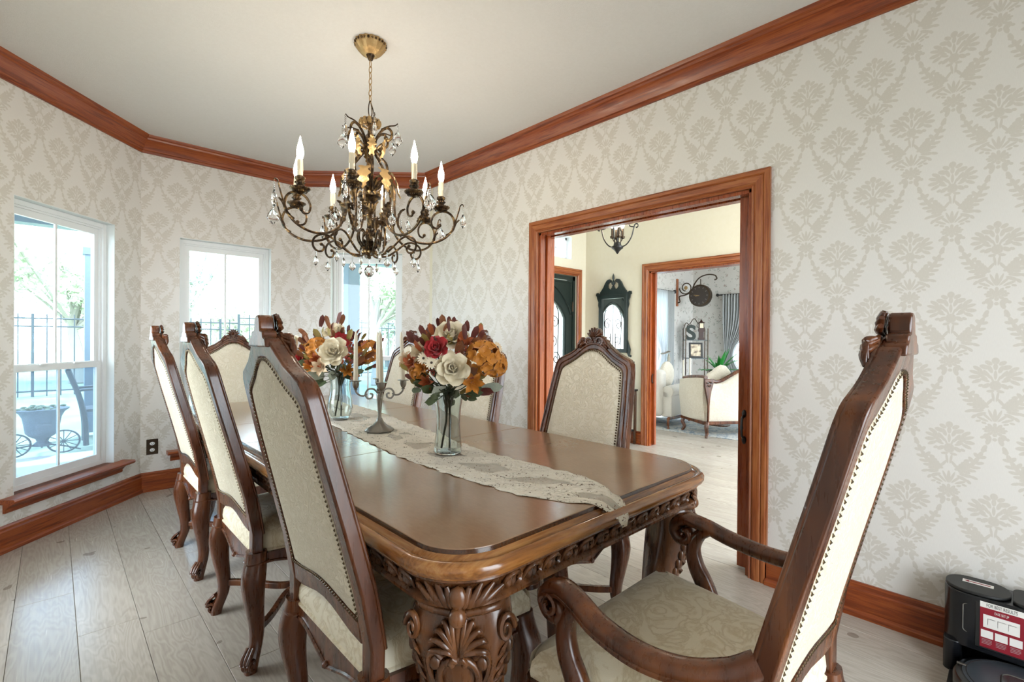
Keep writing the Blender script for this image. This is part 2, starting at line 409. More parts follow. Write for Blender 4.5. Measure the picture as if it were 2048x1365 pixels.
# ---------------- floor: one oak board after the other
fl = G().span((-2.2, -1.6, -.08), (9.6, 6, -.012)); floor = struct(obj('floor', fl, plain('floor_joint', '#8b8376', .8), smooth=False))
PW, PL = .2, 1.22
rp = random.Random(3); plank_me = {}
known = {-1: 3.076, 0: 2.61, 1: 2.459}
nb = 0
def board(x0, y0, y1, w=PW):
    global nb
    key = (round(y1-y0, 3), round(w, 3))
    L = y1-y0
    if key not in plank_me:
        g = G(); a, b = w/2-.0007, L/2-.0007; c = .0012
        g.rings([[Vector((sx*a, sy*b, -.012)) for sx, sy in ((-1,-1),(1,-1),(1,1),(-1,1))], [Vector((sx*a, sy*b, -c)) for sx, sy in ((-1,-1),(1,-1),(1,1),(-1,1))],
                 [Vector((sx*(a-c), sy*(b-c), 0)) for sx, sy in ((-1,-1),(1,-1),(1,1),(-1,1))]])
        plank_me[key] = obj('plank', g, MAT['plank'], smooth=False)
        o = plank_me[key]
    else: o = obj('plank', None, None, mesh=plank_me[key].data)
    o.location = (x0+w/2, (y0+y1)/2, 0); o.parent = floor; nb += 1
def in_room(x, y):
    if x < -.2: return False
    return True
for i in range(-2, 46):
    x0 = .0735+.1985*i; w = .1985
    lo, hi = (-.9, 4.9) if x0 < 2.5 else ((-.2, 4.0) if x0 < 4.8 else (1.0, 4.6))
    if x0 > 2.5 and x0 < 4.8: lo = .25
    if x0 >= 4.8: lo = 1.6
    if x0 < .5: lo = .6
    off = known.get(i, rp.random()*PL); y = off - PL*math.ceil((off-lo)/PL)
    while y < hi:
        a, b = y, y+PL
        # trim the boards to the bay outline so none runs through the walls
        if x0 < 2.55:
            lim = 4.70
            if x0 < .492: lim = min(4.70, 3.665+(min(x0+w, .492)+.42)*(4.70-3.665)/.912)
            if x0+w > 1.692: lim = 4.70-(max(x0, 1.692)-1.692)*(4.70-3.885)/.912
            lim = round(lim, 2)
        elif x0 < 4.9: lim = 3.83
        else: lim = 4.2
        b2 = min(b, lim); a2 = max(a, lo)
        if b2-a2 > .1: board(x0, round(a2, 3), round(b2, 3), w)
        y += PL
# ---------------- walls
WIN = {}
WZ0, WZ1 = .30, 2.02
wr, MR, LR = wall('wall_right', P0, P1, CE, [(.95+1.29, 2.455+1.29, -1, 2.0)], MAT['paper'], .15)
wc, MC, LC = wall('wall_bay_right', P1, P2, CE, [(.26, .935, WZ0, WZ1)], MAT['paper'], ext0=.05, ext1=.05)
wb, MB_, LB = wall('wall_back', P2, P3, CE, [(1.692-1.438, 1.692-.743, WZ0, WZ1)], MAT['paper'], ext0=.05, ext1=.05)
wa, MA, LA = wall('wall_bay_left', P3, P4, CE, [(.257, .992, WZ0, WZ1)], MAT['paper'], ext0=.05, ext1=.05)
wl, ML, LL = wall('wall_left', P4, P5, CE, [(.40, 1.35, .3, 2.05)], MAT['paper'], ext0=.05)  # out of view; opening placed and sized for the daylight on the chair backs
wf, MF, LF = wall('wall_front', P5, P0, CE, [(.75, 2.1, -1, 2.1)], MAT['paper'], ext0=.05, ext1=.05)  # behind the camera; unseen opening sized to balance the room's daylight
struct(obj('ceiling', G().span((-2.2, -1.8, CE), (XR+.12, 5.0, CE+.1)), MAT['ceil'], smooth=False))
# ---------------- crown, baseboards
crown = [(0, -.125), (.012, -.125), (.014, -.108), (.022, -.104), (.03, -.085), (.052, -.045), (.066, -.034), (.07, -.022), (.082, -.018), (.088, -.006), (.09, 0), (0, 0)]
base = [(0, .148), (.008, .148), (.014, .138), (.013, .124), (.02, .116), (.018, .100), (.018, .03), (.022, .028), (.031, .018), (.032, 0), (0, 0)]
TA, TB = math.tan(math.radians(90-67.5)), math.tan(math.radians(45))
def ang_in(a, b, c):
    u = Vector((a[0]-b[0], a[1]-b[1])); v = Vector((c[0]-b[0], c[1]-b[1])); return u.angle(v)
PP = [P0, P1, P2, P3, P4, P5]
for k, (M, L) in enumerate(((MR, LR), (MC, LC), (MB_, LB), (MA, LA), (ML, LL))):
    s0 = 1/math.tan(ang_in(PP[k-1], PP[k], PP[k+1])/2) if k > 0 else 0
    s1 = -1/math.tan(ang_in(PP[k], PP[k+1], PP[k+2])/2) if k < 4 else 0
    molding('trim_%d' % (k+1), M @ T(0, 0, CE), 0, L, crown, MAT['trim'], s0, s1)
    nm = ('right', 'bay_right', 'back', 'bay_left', 'left')[k]
    if k == 0:
        molding('baseboard_right', M, 0, .868+1.29, base, MAT['trim'])
        molding('baseboard_right_far', M, 2.537+1.29, L, base, MAT['trim'], 0, s1)
    else: molding('baseboard_'+nm, M, 0, L, base, MAT['trim'], s0, s1)
# ---------------- cased opening in the right wall
cas = [(0, 0), (.018, 0), (.021, .006), (.017, .012), (.02, .018), (.026, .022), (.026, .052), (.02, .058), (.026, .064), (.026, .078), (.018, .083), (.018, .088), (0, .088)]
def casing(M, x0, x1, zt, n0, mat, prof=cas):
    """profile (out of wall y, outwards distance) around an opening x0..x1, top zt, in wall frame M"""
    w = .088
    A = M @ frame((x1, 0, 0), (0, 0, 1), (0, 1, 0), (-1, 0, 0)) if False else None
    # right leg: local x up, local y out, local z away from the opening
    Mr = M @ Matrix(((0, 0, 1, x1), (0, 1, 0, 0), (1, 0, 0, 0), (0, 0, 0, 1)))
    Ml = M @ Matrix(((0, 0, -1, x0), (0, 1, 0, 0), (1, 0, 0, 0), (0, 0, 0, 1)))
    Mt = M @ T(0, 0, zt)
    out = []
    for nm, mm, a, b, s0, s1 in (('r', Mr, 0, zt, 0, 1), ('l', Ml, 0, zt, 0, 1), ('t', Mt, x0, x1, -1, 1)):
        out.append(molding('trim_%d' % n0, mm, a, b, prof, mat, s0, s1, 'z')); n0 += 1
    return out
casing(MR, .95+1.29, 2.455+1.29, 2.0, 6, MAT['casing'])
# jamb linings
g = G(); jx0, jx1 = .95+1.29, 2.455+1.29
g.span((jx0, -.15, 0), (jx0+.02, -.10, 2.0)).span((jx0, -.05, 0), (jx0+.02, 0, 2.0)).span((jx1-.02, -.15, 0), (jx1, -.10, 2.0)).span((jx1-.02, -.05, 0), (jx1, 0, 2.0))
g.span((jx0, -.15, 1.98), (jx1, -.095, 2.0)).span((jx0, -.055, 1.98), (jx1, 0, 2.0)).span((jx0+.012, -.15, 1.996), (jx1-.012, 0, 2.0))
struct(obj('trim_9', g, MAT['door'], smooth=False, M=MR, bevel=.002))
# pocket doors
def pocket(name, x0, x1, hx, lab):
    e = struct(empty(name, M=MR @ T(x0, -.075, 0)), lab, 'door')
    obj('door_slab', G().span((0, -.019, .012), (x1-x0, .019, 1.99)), MAT['door'], e, bevel=.003)
    if hx is not None:
        h = G(); h.tube(catmull([(hx, .019, .70), (hx, .05, .715), (hx, .056, .76), (hx, .05, .805), (hx, .019, .82)], 5), [.006]*10+[.007]*11, 8)
        h.ell((hx, .022, .69), (.012, .006, .022)).ell((hx, .022, .83), (.012, .006, .022)).ell((hx, .056, .76), (.009, .009, .016))
        obj('door_handle', h, MAT['black'], e)['label'] = 'black iron pull handle'
    return e
pocket('door_1', jx0-.6, jx0+.085, .6+.052, 'reddish oak pocket door edge beside the near wall, black pull handle')
pocket('door_2', jx1-.035, jx1+.6, None, 'reddish oak pocket door edge at the far jamb')
# ---------------- windows
def window(n, M, x0, x1, lab):
    """M: wall frame (y into the room). hole x0..x1, WZ0..WZ1"""
    e = struct(empty('window_%d' % n, M=M @ T((x0+x1)/2, -.085, WZ0)), lab, 'window')
    W = x1-x0; H = WZ1-WZ0; hw = W/2; c = G()
    # reveal lining
    r = G(); r.span((-hw, -.03, 0), (-hw+.004, .085, H)).span((hw-.004, -.03, 0), (hw, .085, H)).span((-hw, -.03, H-.004), (hw, .085, H))
    obj('reveal', r, MAT['reveal'], e, smooth=False)
    f = G()
    for a in (-1, 1):
        f.span((a*(hw-.005), -.03, .001), (a*(hw-.034), .03, H-.005)).span((a*(hw-.034), -.02, 0), (a*(hw-.046), .018, H))
    f.span((-hw+.034, -.029, H-.034), (hw-.034, .029, H-.005)).span((-hw+.046, -.019, H-.046), (hw-.046, .017, H-.034)).span((-hw+.034, -.029, .001), (hw-.034, .029, .03))
    obj('window_frame', f, MAT['white'], e, smooth=False)
    mz = 1.015-WZ0; iw = hw-.046
    for nm, za, zb, yy in (('upper_sash', mz-.02, H-.046, -.008), ('lower_sash', .03, mz+.022, .012)):
        s = G(); t = .034
        s.span((-iw, yy-.012, za), (-iw+t, yy+.012, zb)).span((iw-t, yy-.012, za), (iw, yy+.012, zb)).span((-iw+t, yy-.0115, zb-t-.006), (iw-t, yy+.0115, zb)).span((-iw+t, yy-.0115, za), (iw-t, yy+.0115, za+t+.012))
        so = obj(nm, s, MAT['white'], e, smooth=False)
        obj('muntin', G().span((-.008, yy-.006, za+t), (.008, yy+.006, zb-t)), MAT['white'], so, smooth=False, bevel=.002)
        for a in (-1, 1):
            obj('pane', G().span((a*.008, yy-.002, za+t), (a*(iw-t), yy+.001, zb-t)), MAT['pane'] if nm[0] == 'u' else MAT['screen'], so, smooth=False)
    lk = G().box((-.12, .03, mz+.02), (.05, .014, .012)).box((.12, .03, mz+.02), (.05, .014, .012)); obj('sash_lock', lk, MAT['white'], e, bevel=.003)
    return e
MAT['pane'] = pane_mat('window_glass'); MAT['screen'] = pane_mat('window_glass_screen', haze=.05, tint='#c0d0de')
WX = {1: (MA, .257, .992), 2: (MB_, 1.692-1.438, 1.692-.743), 3: (MC, .26, .935)}
window(1, *WX[1], 'tall white sash window in the left bay wall, above red wooden sill')
window(2, *WX[2], 'white sash window in the middle bay wall behind the chairs')
window(3, *WX[3], 'white sash window in the right bay wall behind the chandelier')
# stools and aprons
sill = [(-.085, -.028), (.075, -.028), (.088, -.02), (.09, -.01), (.085, 0), (-.085, 0)]
apr = [(0, -.085), (.012, -.085), (.016, -.075), (.014, -.066), (.02, -.06), (.034, -.045), (.05, -.036), (.06, -.028), (0, -.028)]
for k, (n, (M, x0, x1)) in enumerate(WX.items()):
    molding('trim_%d' % (20+2*k), M @ T(0, 0, WZ0), x0-.085, x1+.085, [(max(p[0], .0), p[1]) for p in sill], MAT['trim'])
    molding('trim_%d' % (26+2*k), M @ T(0, 0, WZ0), x0, x1, [(-.055, -.028), (0, -.028), (0, 0), (-.055, 0)], MAT['trim'])
    molding('trim_%d' % (21+2*k), M @ T(0, 0, WZ0), x0-.06, x1+.06, apr, MAT['trim'])
# ---------------- wall outlet
o = tag(empty('wall_outlet', M=MB_ @ T(LB-.075, .003, .345)), 'dark bronze wall outlet plate with two white sockets below the bay corner', 'outlet')
obj('cover_plate', G().box((0, 0, 0), (.075, .006, .12)), MAT['iron'], o, bevel=.002)
for z in (-.025, .025):
    s = obj('socket', G().ell((0, .003, z), (.017, .004, .014), n=12), MAT['white'], o)
    q = G()
    for x in (-.006, .006): q.box((x, .0072, z+.002), (.002, .001, .007))
    q.box((0, .0072, z-.007), (.004, .001, .004)); obj('slot', q, MAT['black'], s, smooth=False)
# ================================================================== DINING TABLE
TCX, TCY, TZ = 1.16, 2.252, .766
def rr(a, b, r, n=8):
    out = []
    for cx, cy, a0 in ((a-r, b-r, 0), (-(a-r), b-r, PI/2), (-(a-r), -(b-r), PI), (a-r, -(b-r), 1.5*PI)):
        for k in range(n+1):
            t = a0+PI/2*k/n; out.append((cx+r*math.cos(t), cy+r*math.sin(t)))
    return out
def build_table():
    t = tag(empty('dining_table', (TCX, TCY, 0)), 'long carved walnut dining table with leather-look top and lace runner', 'table')
    a, b = .57, 1.459; r0 = .13
    # four panels of the top, split at the leaf seams
    cuts = [-b, -.5, .006, .508, b]
    for k in range(4):
        y0, y1 = cuts[k]+(.0015 if k else 0), cuts[k+1]-(.0015 if k < 3 else 0)
        if k in (1, 2): poly = [(-a, y0), (a, y0), (a, y1), (-a, y1)]
        else:
            full = rr(a, b, r0, 10)
            poly = [(x, min(max(y, y0), y1)) for x, y in full]
            pp = []
            for p in poly:
                if not pp or (abs(p[0]-pp[-1][0])+abs(p[1]-pp[-1][1])) > 1e-6: pp.append(p)
            poly = pp
        obj('top_panel', G().ext(poly, TZ-.03, TZ), MAT['leather'], t, smooth=False, bevel=.0015)
    prof_i = [(-.001, TZ-.002), (.0015, TZ-.002), (.003, TZ-.013), (-.001, TZ-.02)]
    prof_c = [(.001, TZ-.010), (.004, TZ-.012), (.013, TZ-.017), (.016, TZ-.021), (.02, TZ-.022), (.001, TZ-.035)]
    prof_r = [(.016, TZ-.026), (.019, TZ-.019), (.025, TZ-.016), (.032, TZ-.016), (.040, TZ-.021), (.0445, TZ-.029), (.0445, TZ-.038), (.040, TZ-.046), (.031, TZ-.050), (.031, TZ-.054), (.026, TZ-.058), (.01, TZ-.059), (.01, TZ-.03)]
    def ringsweep(prof, sel, n=10):
        R = []
        for i in sel:
            R.append([])
        rows = []
        for o, z in prof:
            rows.append([(p[0], p[1], z) for p in rr(a+o, b+o, r0+o, n)])
        return [[Vector(row[i]) for row in rows] for i in sel]
    n = 10; tot = 4*(n+1)
    # order of rr points: corner ++ (0..n), -+ (n+1..2n+1), -- , +-
    segs = {'end_far': list(range(0, 2*n+2)), 'side_left': [2*n+1, 2*n+2], 'end_near': list(range(2*n+2, tot)), 'side_right': [tot-1, 0]}
    for prof, nm, mx, my in ((prof_i, 'inlay_band', 'inlay', 'inlay'), (prof_c, 'cove_molding', 'rimx', 'rim'), (prof_r, 'rim', 'rimx', 'rim')):
        for s, sel in segs.items():
            obj(nm, G().rings(ringsweep(prof, sel)), MAT[mx if 'end' in s else my], t, ang=35)
    # apron and its beads
    ap = [(.022, TZ-.057), (.025, TZ-.062), (.020, TZ-.067), (.012, TZ-.070), (.004, TZ-.084), (.000, TZ-.104), (.008, TZ-.109), (.014, TZ-.114), (.014, TZ-.121), (.006, TZ-.126), (-.02, TZ-.126), (-.02, TZ-.06)]
    for s, sel in segs.items():
        obj('apron', G().rings(ringsweep(ap, sel)), MAT['table'], t, ang=35)
    # carved leaf frieze: S-shaped leaves along the slanted apron face
    def frieze(p, q, count, flip):
        g = G(); p = Vector(p); q = Vector(q); d = (q-p).normalized(); nrm = Vector((d.y, -d.x)); L = (q-p).length
        def pt(s, z, h):
            o = interp([(TZ-.104, .000), (TZ-.084, .004), (TZ-.070, .012)], z)+h
            w = p+d*s+nrm*o; return Vector((w.x, w.y, z))
        for k in range(count):
            s = (k+.5)/count*L; w = L/count*flip
            P = catmull([pt(s-w*.42, TZ-.106, .001), pt(s-w*.36, TZ-.086, .006), pt(s-w*.16, TZ-.071, .007), pt(s+w*.12, TZ-.072, .006), pt(s+w*.30, TZ-.084, .006), pt(s+w*.26, TZ-.094, .005)], 4)
            g.tube(P, [.0035+.0030*math.sin(PI*i/(len(P)-1)) for i in range(len(P))], 6)
            for (ds, bend, rad, z0, z1) in ((-.22, .16, .0058, -.105, -.080), (-.02, .14, .0054, -.106, -.082), (.26, .22, .0050, -.107, -.088)):
                P = []; R = []
                for m in range(6):
                    u = m/5; P.append(pt(s+w*(ds+bend*(u**1.6)), TZ+lerp(z0, z1, u), .003+.004*math.sin(PI*u))); R.append(rad*(.45+.75*math.sin(PI*min(u+.15, 1)))+.0006)
                g.tube(P, R, 5)
            g.ell(pt(s+w*.36, TZ-.096, .002), (.0062, .0062, .010), n=6, m=4)
        return g
    oo = 0
    hx, hy = a-r0, b-r0
    for P, Q, c, f in (((-hx, -b), (hx, -b), 13, 1), ((-a, b-r0), (-a, -hy), 40, -1), ((hx, b), (-hx, b), 13, 1), ((a, -hy), (a, hy), 40, -1)):
        obj('carved_frieze', frieze(P, Q, c, f), MAT['table'], t, ang=60)
    # legs
    Wt = [(0, .062), (.03, .066), (.07, .055), (.12, .046), (.2, .052), (.3, .070), (.4, .090), (.48, .108), (.54, .116), (.575, .112), (.605, .100), (.64, .09)]
    Nt = [(0, .045), (.04, .03), (.09, -.005), (.15, -.02), (.3, -.008), (.4, .012), (.48, .03), (.54, .038), (.58, .030), (.605, .018), (.64, .01)]
    Dt = [(0, .055), (.05, .05), (.12, .04), (.3, .05), (.45, .066), (.54, .072), (.605, .066), (.64, .06)]
    sm = lambda tab, z: (interp(tab, z-.02)+interp(tab, z)*2+interp(tab, z+.02))/4
    def make_leg():
        e = G(); R = []
        for k in range(33):
            z = .625*k/32; W, N, D = sm(Wt, z), sm(Nt, z), sm(Dt, z); ring = []
            for m in range(24):
                an = 2*PI*m/24; c, s = math.cos(an), math.sin(an); pw = .55
                ring.append(Vector((W*math.copysign(abs(c)**pw, c), N+D*math.copysign(abs(s)**.75, s), z)))
            R.append(ring)
        e.rings(R)
        leg = obj('leg', e, MAT['table'], t, ang=60)
        def fp(u, z, h=0):      # point on the outward face, u in -1..1
            W, N, D = sm(Wt, z), sm(Nt, z), sm(Dt, z)
            cc = min(abs(u), 1)**(1/.55); y = (1-cc*cc)**.5 if cc < 1 else 0
            return Vector((u*W, N+D*(y**.75)+h, z))
        c = G()
        # cartouche: oval frame with boss
        P = [fp(.50*math.sin(x)*(.9+.1*math.cos(x)), .425+.062*math.cos(x), .004) for x in [2*PI*k/28 for k in range(28)]]
        c.tube(P, .0085, 7, True)
        Rr = []
        for f in (1, .8, .5, .05):
            Rr.append([fp(.38*f*math.sin(x), .422+.046*f*math.cos(x), .010*(1-f*f)) for x in [2*PI*k/20 for k in range(20)]])
        c.rings(Rr, False, True)
        for s in (-1, 1):
            c.tube([fp(s*.04, .485, .006), fp(s*.10, .49, .010), fp(s*.16, .482, .008), fp(s*.12, .474, .007)], .0075, 7)
            # fan plumes
            for k, (u1, z1) in enumerate(((.16, .575), (.30, .568), (.42, .553), (.52, .534), (.56, .510))):
                P = catmull([fp(s*.05, .492, .004), fp(s*(.05+.28*u1), .5+.5*(z1-.5), .008), fp(s*u1*.86, z1-.004, .008), fp(s*u1*1.08, z1-.010, .004)], 5)
                c.tube(P, [.003+.0042*math.sin(PI*min(1, .15+.85*i/(len(P)-1)))for i in range(len(P))], 6)
            P = catmull([fp(s*.34, .49, .004), fp(s*.46, .505, .008), fp(s*.60, .49, .006), fp(s*.62, .46, .005), fp(s*.56, .43, .003)], 5)
            c.tube(P, .0065, 6)
            c.ell(fp(s*.48, .478, .004), (.014, .008, .016))
            # edge volute and acanthus running down the arris
            P = []
            for k in range(26):
                aa = k/25*PI*3.2; rad = .030*(1-k/30)
                P.append(fp(s*.90, .545, 0)+Vector((s*(rad*math.cos(aa)*.55), rad*math.cos(aa)*-.25+.006+.012*k/25, rad*math.sin(aa))))
            c.tube(P, [.0085*(1-k/40) for k in range(26)], 6)
            for k in range(7):
                z = .50-.03*k; c.ell(fp(s*.97, z, -.002), (.011-.0007*k, .016-.0012*k, .019), Ry(0), 7, 5)
                c.tube([fp(s*.98, z+.012, .006), fp(s*.86, z, .006), fp(s*.80, z-.014, .002)], [.003, .005, .002], 5)
        c.ell(fp(0, .580, .024), (.020, .018, .020), n=12, m=8)
        c.tube([fp(0, .585, .010), fp(0, .54, .006), fp(0, .495, .003)], [.014, .007, .003], 7)
        # collar bead below the apron
        c.tube([fp(x, .592-.012*(1-abs(x)), .010) for x in (-1, -.8, -.5, -.2, 0, .2, .5, .8, 1)], .0085, 7)
        # leaves on the corner block above the collar
        for s in (-1, 1):
            for u1, z1, rd in ((.25, .668, .011), (.5, .672, .010), (.75, .668, .009), (.95, .66, .008)):
                P = catmull([(s*.012, .106, .594), (s*.095*u1*.6, .118-.012*u1, .608), (s*.100*u1, .126-.045*u1, z1-.030)], 5)
                c.tube(P, [rd*(.5+.6*math.sin(PI*i/(len(P)-1))) for i in range(len(P))], 6)
        c.ell((0, .120, .618), (.022, .014, .024))
        obj('leg_carving', c, MAT['table'], leg, ang=60)
        # toe scroll
        c = G()
        P = [Vector((0, .06+.035*math.cos(q)*(1-q/14), .038+.032*math.sin(q)*(1-q/14))) for q in [k*.35 for k in range(26)]]
        c.tube(P, .014, 7, flat=2.6)
        obj('toe_scroll', c, MAT['table'], leg, ang=60)
        return leg
    L0 = make_leg(); k = 0
    for sx, sy, rz in ((-1, -1, PI*.75), (1, -1, -PI*.75), (1, 1, -PI*.25), (-1, 1, PI*.25)):
        lg = L0 if k == 0 else copy_tree(L0, t); k += 1
        lg.location = (sx*(a-.118), sy*(b-.108), 0); lg.rotation_euler = (0, 0, rz); lg.scale = (1, 1, 1.08)
    return t
build_table()
# ================================================================== CHAIRS
# local frame: +y is the way the sitter faces, y=0 at the rear feet
YC = [(.36, .050), (.45, .056), (.55, .048), (.63, .030), (.75, .000), (.90, -.040), (1.0, -.065), (1.13, -.097), (1.28, -.124)]
def yc(z):
    return (interp(YC, z-.03)+interp(YC, z)+interp(YC, z+.03))/3
def back_contours(w=1.0):
    right_o = [(.262, .375), (.264, .50), (.261, .63), (.254, .78), (.241, .95), (.229, 1.075), (.222, 1.105), (.206, 1.125), (.172, 1.140), (.132, 1.158), (.096, 1.184), (.066, 1.208), (.034, 1.225)]
    right_i = [(.212, .552), (.213, .56), (.212, .63), (.206, .78), (.194, .95), (.183, 1.055), (.178, 1.073), (.166, 1.084), (.142, 1.097), (.108, 1.116), (.078, 1.138), (.052, 1.155), (.026, 1.166)]
    O = [(x*w, z) for x, z in right_o]+[(0, 1.231)]+[(-x*w, z) for x, z in reversed(right_o)]
    I = [(x*w, z) for x, z in right_i]+[(0, 1.169)]+[(-x*w, z) for x, z in reversed(right_i)]
    # bottom rail, left to right
    for k in range(1, 8):
        u = -1+2*k/8
        I.append((.212*w*u, .552+.022*(math.cos(u*PI)*.5+.5)))
        O.append((.205*w*u*(.98), .495+.030*(math.cos(u*PI)*.5+.5)))
    return O, I
def make_chair(arm=False):
    w = 1.03 if arm else 1.0
    c = empty('dining_armchair' if arm else 'dining_chair')
    O, I = back_contours(w)
    f = lambda a, b, h: Vector((a, yc(b)+h, b))
    n = len(O); side = 27
    # posts, crest and bottom rail as one frame; the posts run on below the rail
    g = G(); D = .0185
    O2 = list(O); I2 = list(I)
    # side and top: strip from contour points 0..26
    def strip(A, B):
        V = []; m = len(A)
        for h in (-D, D):
            V += [f(p[0], p[1], h) for p in A]+[f(p[0], p[1], h) for p in B]
        F = [(0, m, 3*m, 2*m), (m-1, 3*m-1, 4*m-1, 2*m-1)]
        for i in range(m-1):
            j = i+1; F += [(i, j, m+j, m+i), (2*m+i, 3*m+i, 3*m+j, 2*m+j), (i, 2*m+i, 2*m+j, j), (m+i, m+j, 3*m+j, 3*m+i)]
        g.add(V, F)
    Bi = list(I[:side]); Bi[0] = (.216*w, .375); Bi[1] = (.2155*w, .50); Bi[-1] = (-.216*w, .375); Bi[-2] = (-.2155*w, .50)
    strip(O[:side], Bi)
    lowA = [(-.214*w, .552)]+I[side:]+[(.214*w, .552)]; lowB = [(-.214*w, .495)]+O[side:]+[(.214*w, .495)]
    strip(lowA, lowB)
    obj('back_frame', g, MAT['chair'], c, bevel=.006, seg=3, ang=50)
    # raised bead around the front of the frame
    bd = G()
    mid = [((a[0]*.45+b[0]*.55), (a[1]*.45+b[1]*.55)) for a, b in zip(O[1:side-1], Bi[1:-1])]
    bd.tube(catmull([f(p[0], p[1], D+.001) for p in mid], 3), .0065, 6)
    bd.tube(catmull([f(p[0]*.985, p[1]-.006, D) for p in O[1:side-1]], 3), .005, 6)
    obj('frame_bead', bd, MAT['chair'], c, ang=60)
    # upholstery: padded front, flat rear
    Ic = [I[k] for k in range(0, side)]+I[side:]
    Ic = [(p[0], max(p[1], .552)) for p in Ic]
    ctr = (0, .84)
    def pad(h0, amp, sgn):
        R = []
        for s, hh in ((1.0, 0), (.975, .45), (.93, .72), (.8, .9), (.55, .98), (.25, 1), (.02, 1)):
            ring = []
            for p in Ic:
                a, b = p[0]*s, ctr[1]+(p[1]-ctr[1])*s
                ring.append(f(a, b, sgn*(h0+amp*hh)))
            R.append(ring)
        return G().rings(R, False, True)
    obj('backrest', pad(D-.012, .036, 1), MAT['back'], c, ang=80)
    obj('back_panel', pad(D-.008, .010, -1), MAT['rear'], c, ang=80)
    # nailheads
    loop = catmull([Vector((p[0]*.985, p[1]+(.004 if p[1] < .7 else -.004), 0)) for p in Ic], 4, True)
    L = 0; pts = []; nxt = 0; sp = .0115
    for i in range(len(loop)):
        a = loop[i]; b = loop[(i+1) % len(loop)]; d = (b-a).length
        while nxt <= L+d and d > 0:
            pts.append(a+(b-a)*((nxt-L)/d)); nxt += sp
        L += d
    for nm, h, r in (('nailhead_trim', D+.010, .0050), ('nailhead_trim', -D-.001, .0046)):
        q = G(); s = 1 if h > 0 else -1
        for p in pts:
            o = f(p.x, p.y, h)
            q.add([o+Vector((r, 0, 0)), o+Vector((r*.5, 0, r*.87)), o+Vector((-r*.5, 0, r*.87)), o+Vector((-r, 0, 0)), o+Vector((-r*.5, 0, -r*.87)), o+Vector((r*.5, 0, -r*.87)), o+Vector((0, s*r*.8, 0))],
                  [(k, (k+1) % 6, 6) for k in range(6)])
        x = obj(nm, q, MAT['nail'], c, ang=180); x['kind'] = 'stuff'
    # carved crest: stepped block with a shell, scrolls and leaves on its face
    g = G(); cy0 = yc(1.25)
    prof = [(-.070, 1.195), (-.062, 1.216), (-.046, 1.221), (-.043, 1.233), (-.024, 1.236), (-.022, 1.252), (-.018, 1.266), (-.008, 1.272), (.008, 1.272), (.018, 1.266), (.022, 1.252), (.024, 1.236), (.043, 1.233), (.046, 1.221), (.062, 1.216), (.070, 1.195)]
    g.ext(prof, -.017, .017, T(0, cy0, 0) @ xy_xz())
    cr = obj('crest', g, MAT['chair'], c, bevel=.004, ang=50)
    g = G()
    for k in range(7):
        a = math.radians(-66+22*k); P = [Vector((math.sin(a)*r, cy0+.022+.008*math.sin(PI*r/.05), 1.228+math.cos(a)*r*1.05)) for r in (.006, .02, .034, .046)]
        g.tube(P, [.003, .006, .0075, .005], 6)
    for s in (-1, 1):
        P = [Vector((s*(.030+.022*math.cos(q)*(1-q/12)), cy0+.028, 1.212+.018*math.sin(q)*(1-q/12))) for q in [.3*k-1.2 for k in range(24)]]
        g.tube(P, [.006-.0001*k for k in range(24)], 6)
        g.ell((s*.014, cy0+.028, 1.206), (.010, .008, .012))
        for m, (x0, z0, x1, z1) in enumerate(((.05, 1.222, .088, 1.188), (.055, 1.212, .096, 1.176), (.048, 1.204, .080, 1.174), (.06, 1.226, .07, 1.200))):
            P = catmull([(s*x0, cy0+.026, z0), (s*(x0*.4+x1*.6), yc(1.19)+.030, (z0+z1)/2+.006), (s*x1, yc(z1)+.024, z1)], 4)
            g.tube(P, [.0035+.0045*math.sin(PI*i/(len(P)-1)) for i in range(len(P))], 6)
    obj('crest_carving', g, MAT['chair'], cr, ang=60)
    # seat rails with shaped lower edge
    rw, fw, yb, yf = .238*w, .285*w, .055, .515
    def rail(p, q, drop, th=.028, top=.418, end=.385):
        p = Vector(p); q = Vector(q); d = (q-p); L = d.length; d.normalize(); nr = Vector((-d.y, d.x, 0)); m = 24
        rows = []; bead = []
        for k in range(m+1):
            u = k/m; x = 2*u-1
            zb = end-drop*(.55*math.exp(-(x/.36)**2)+.45*(math.cos(x*PI)*.5+.5))+.035*max(0, abs(x)-.8)*-1
            if abs(x) < .12: zb -= .006*(1-abs(x)/.12)
            o = p+d*(L*u)
            rows.append([o+nr*th/2+Vector((0, 0, zb)), o+nr*th/2+Vector((0, 0, top)), o-nr*th/2+Vector((0, 0, top)), o-nr*th/2+Vector((0, 0, zb))])
            bead.append((o+nr*(-th/2-.001)+Vector((0, 0, zb+.003))))
        gg = G().rings(rows); gg.tube(bead, .0055, 6)
        mp = p+d*(L/2); zc = end-drop-.004
        gg.ell((mp.x-nr.x*th*.55, mp.y-nr.y*th*.55, zc+.006), (.012, .012, .010))
        return gg
    for p, q, dr in (((rw, yb, 0), (-rw, yb, 0), .045), ((-rw, yb, 0), (-fw, yf, 0), .045), ((-fw, yf, 0), (fw, yf, 0), .055), ((fw, yf, 0), (rw, yb, 0), .045)):
        obj('seat_rail', rail(q, p, dr), MAT['chair'], c, ang=50)
    # cushion
    pl = []
    for (x, y, r, a0) in ((fw-.045, yf-.035, .055, 0), (-(fw-.045), yf-.035, .055, PI/2), (-(rw-.035), yb+.02, .028, PI), (rw-.035, yb+.02, .028, 1.5*PI)):
        for k in range(7): t = a0+PI/2*k/6; pl.append(Vector((x+r*math.cos(t), y+r*math.sin(t), 0)))
    bow = lambda p: Vector((p.x*(1.0+.02*math.sin((p.y)/.5*PI)), p.y, 0))
    pl = [bow(p) for p in catmull(pl, 2, True)]
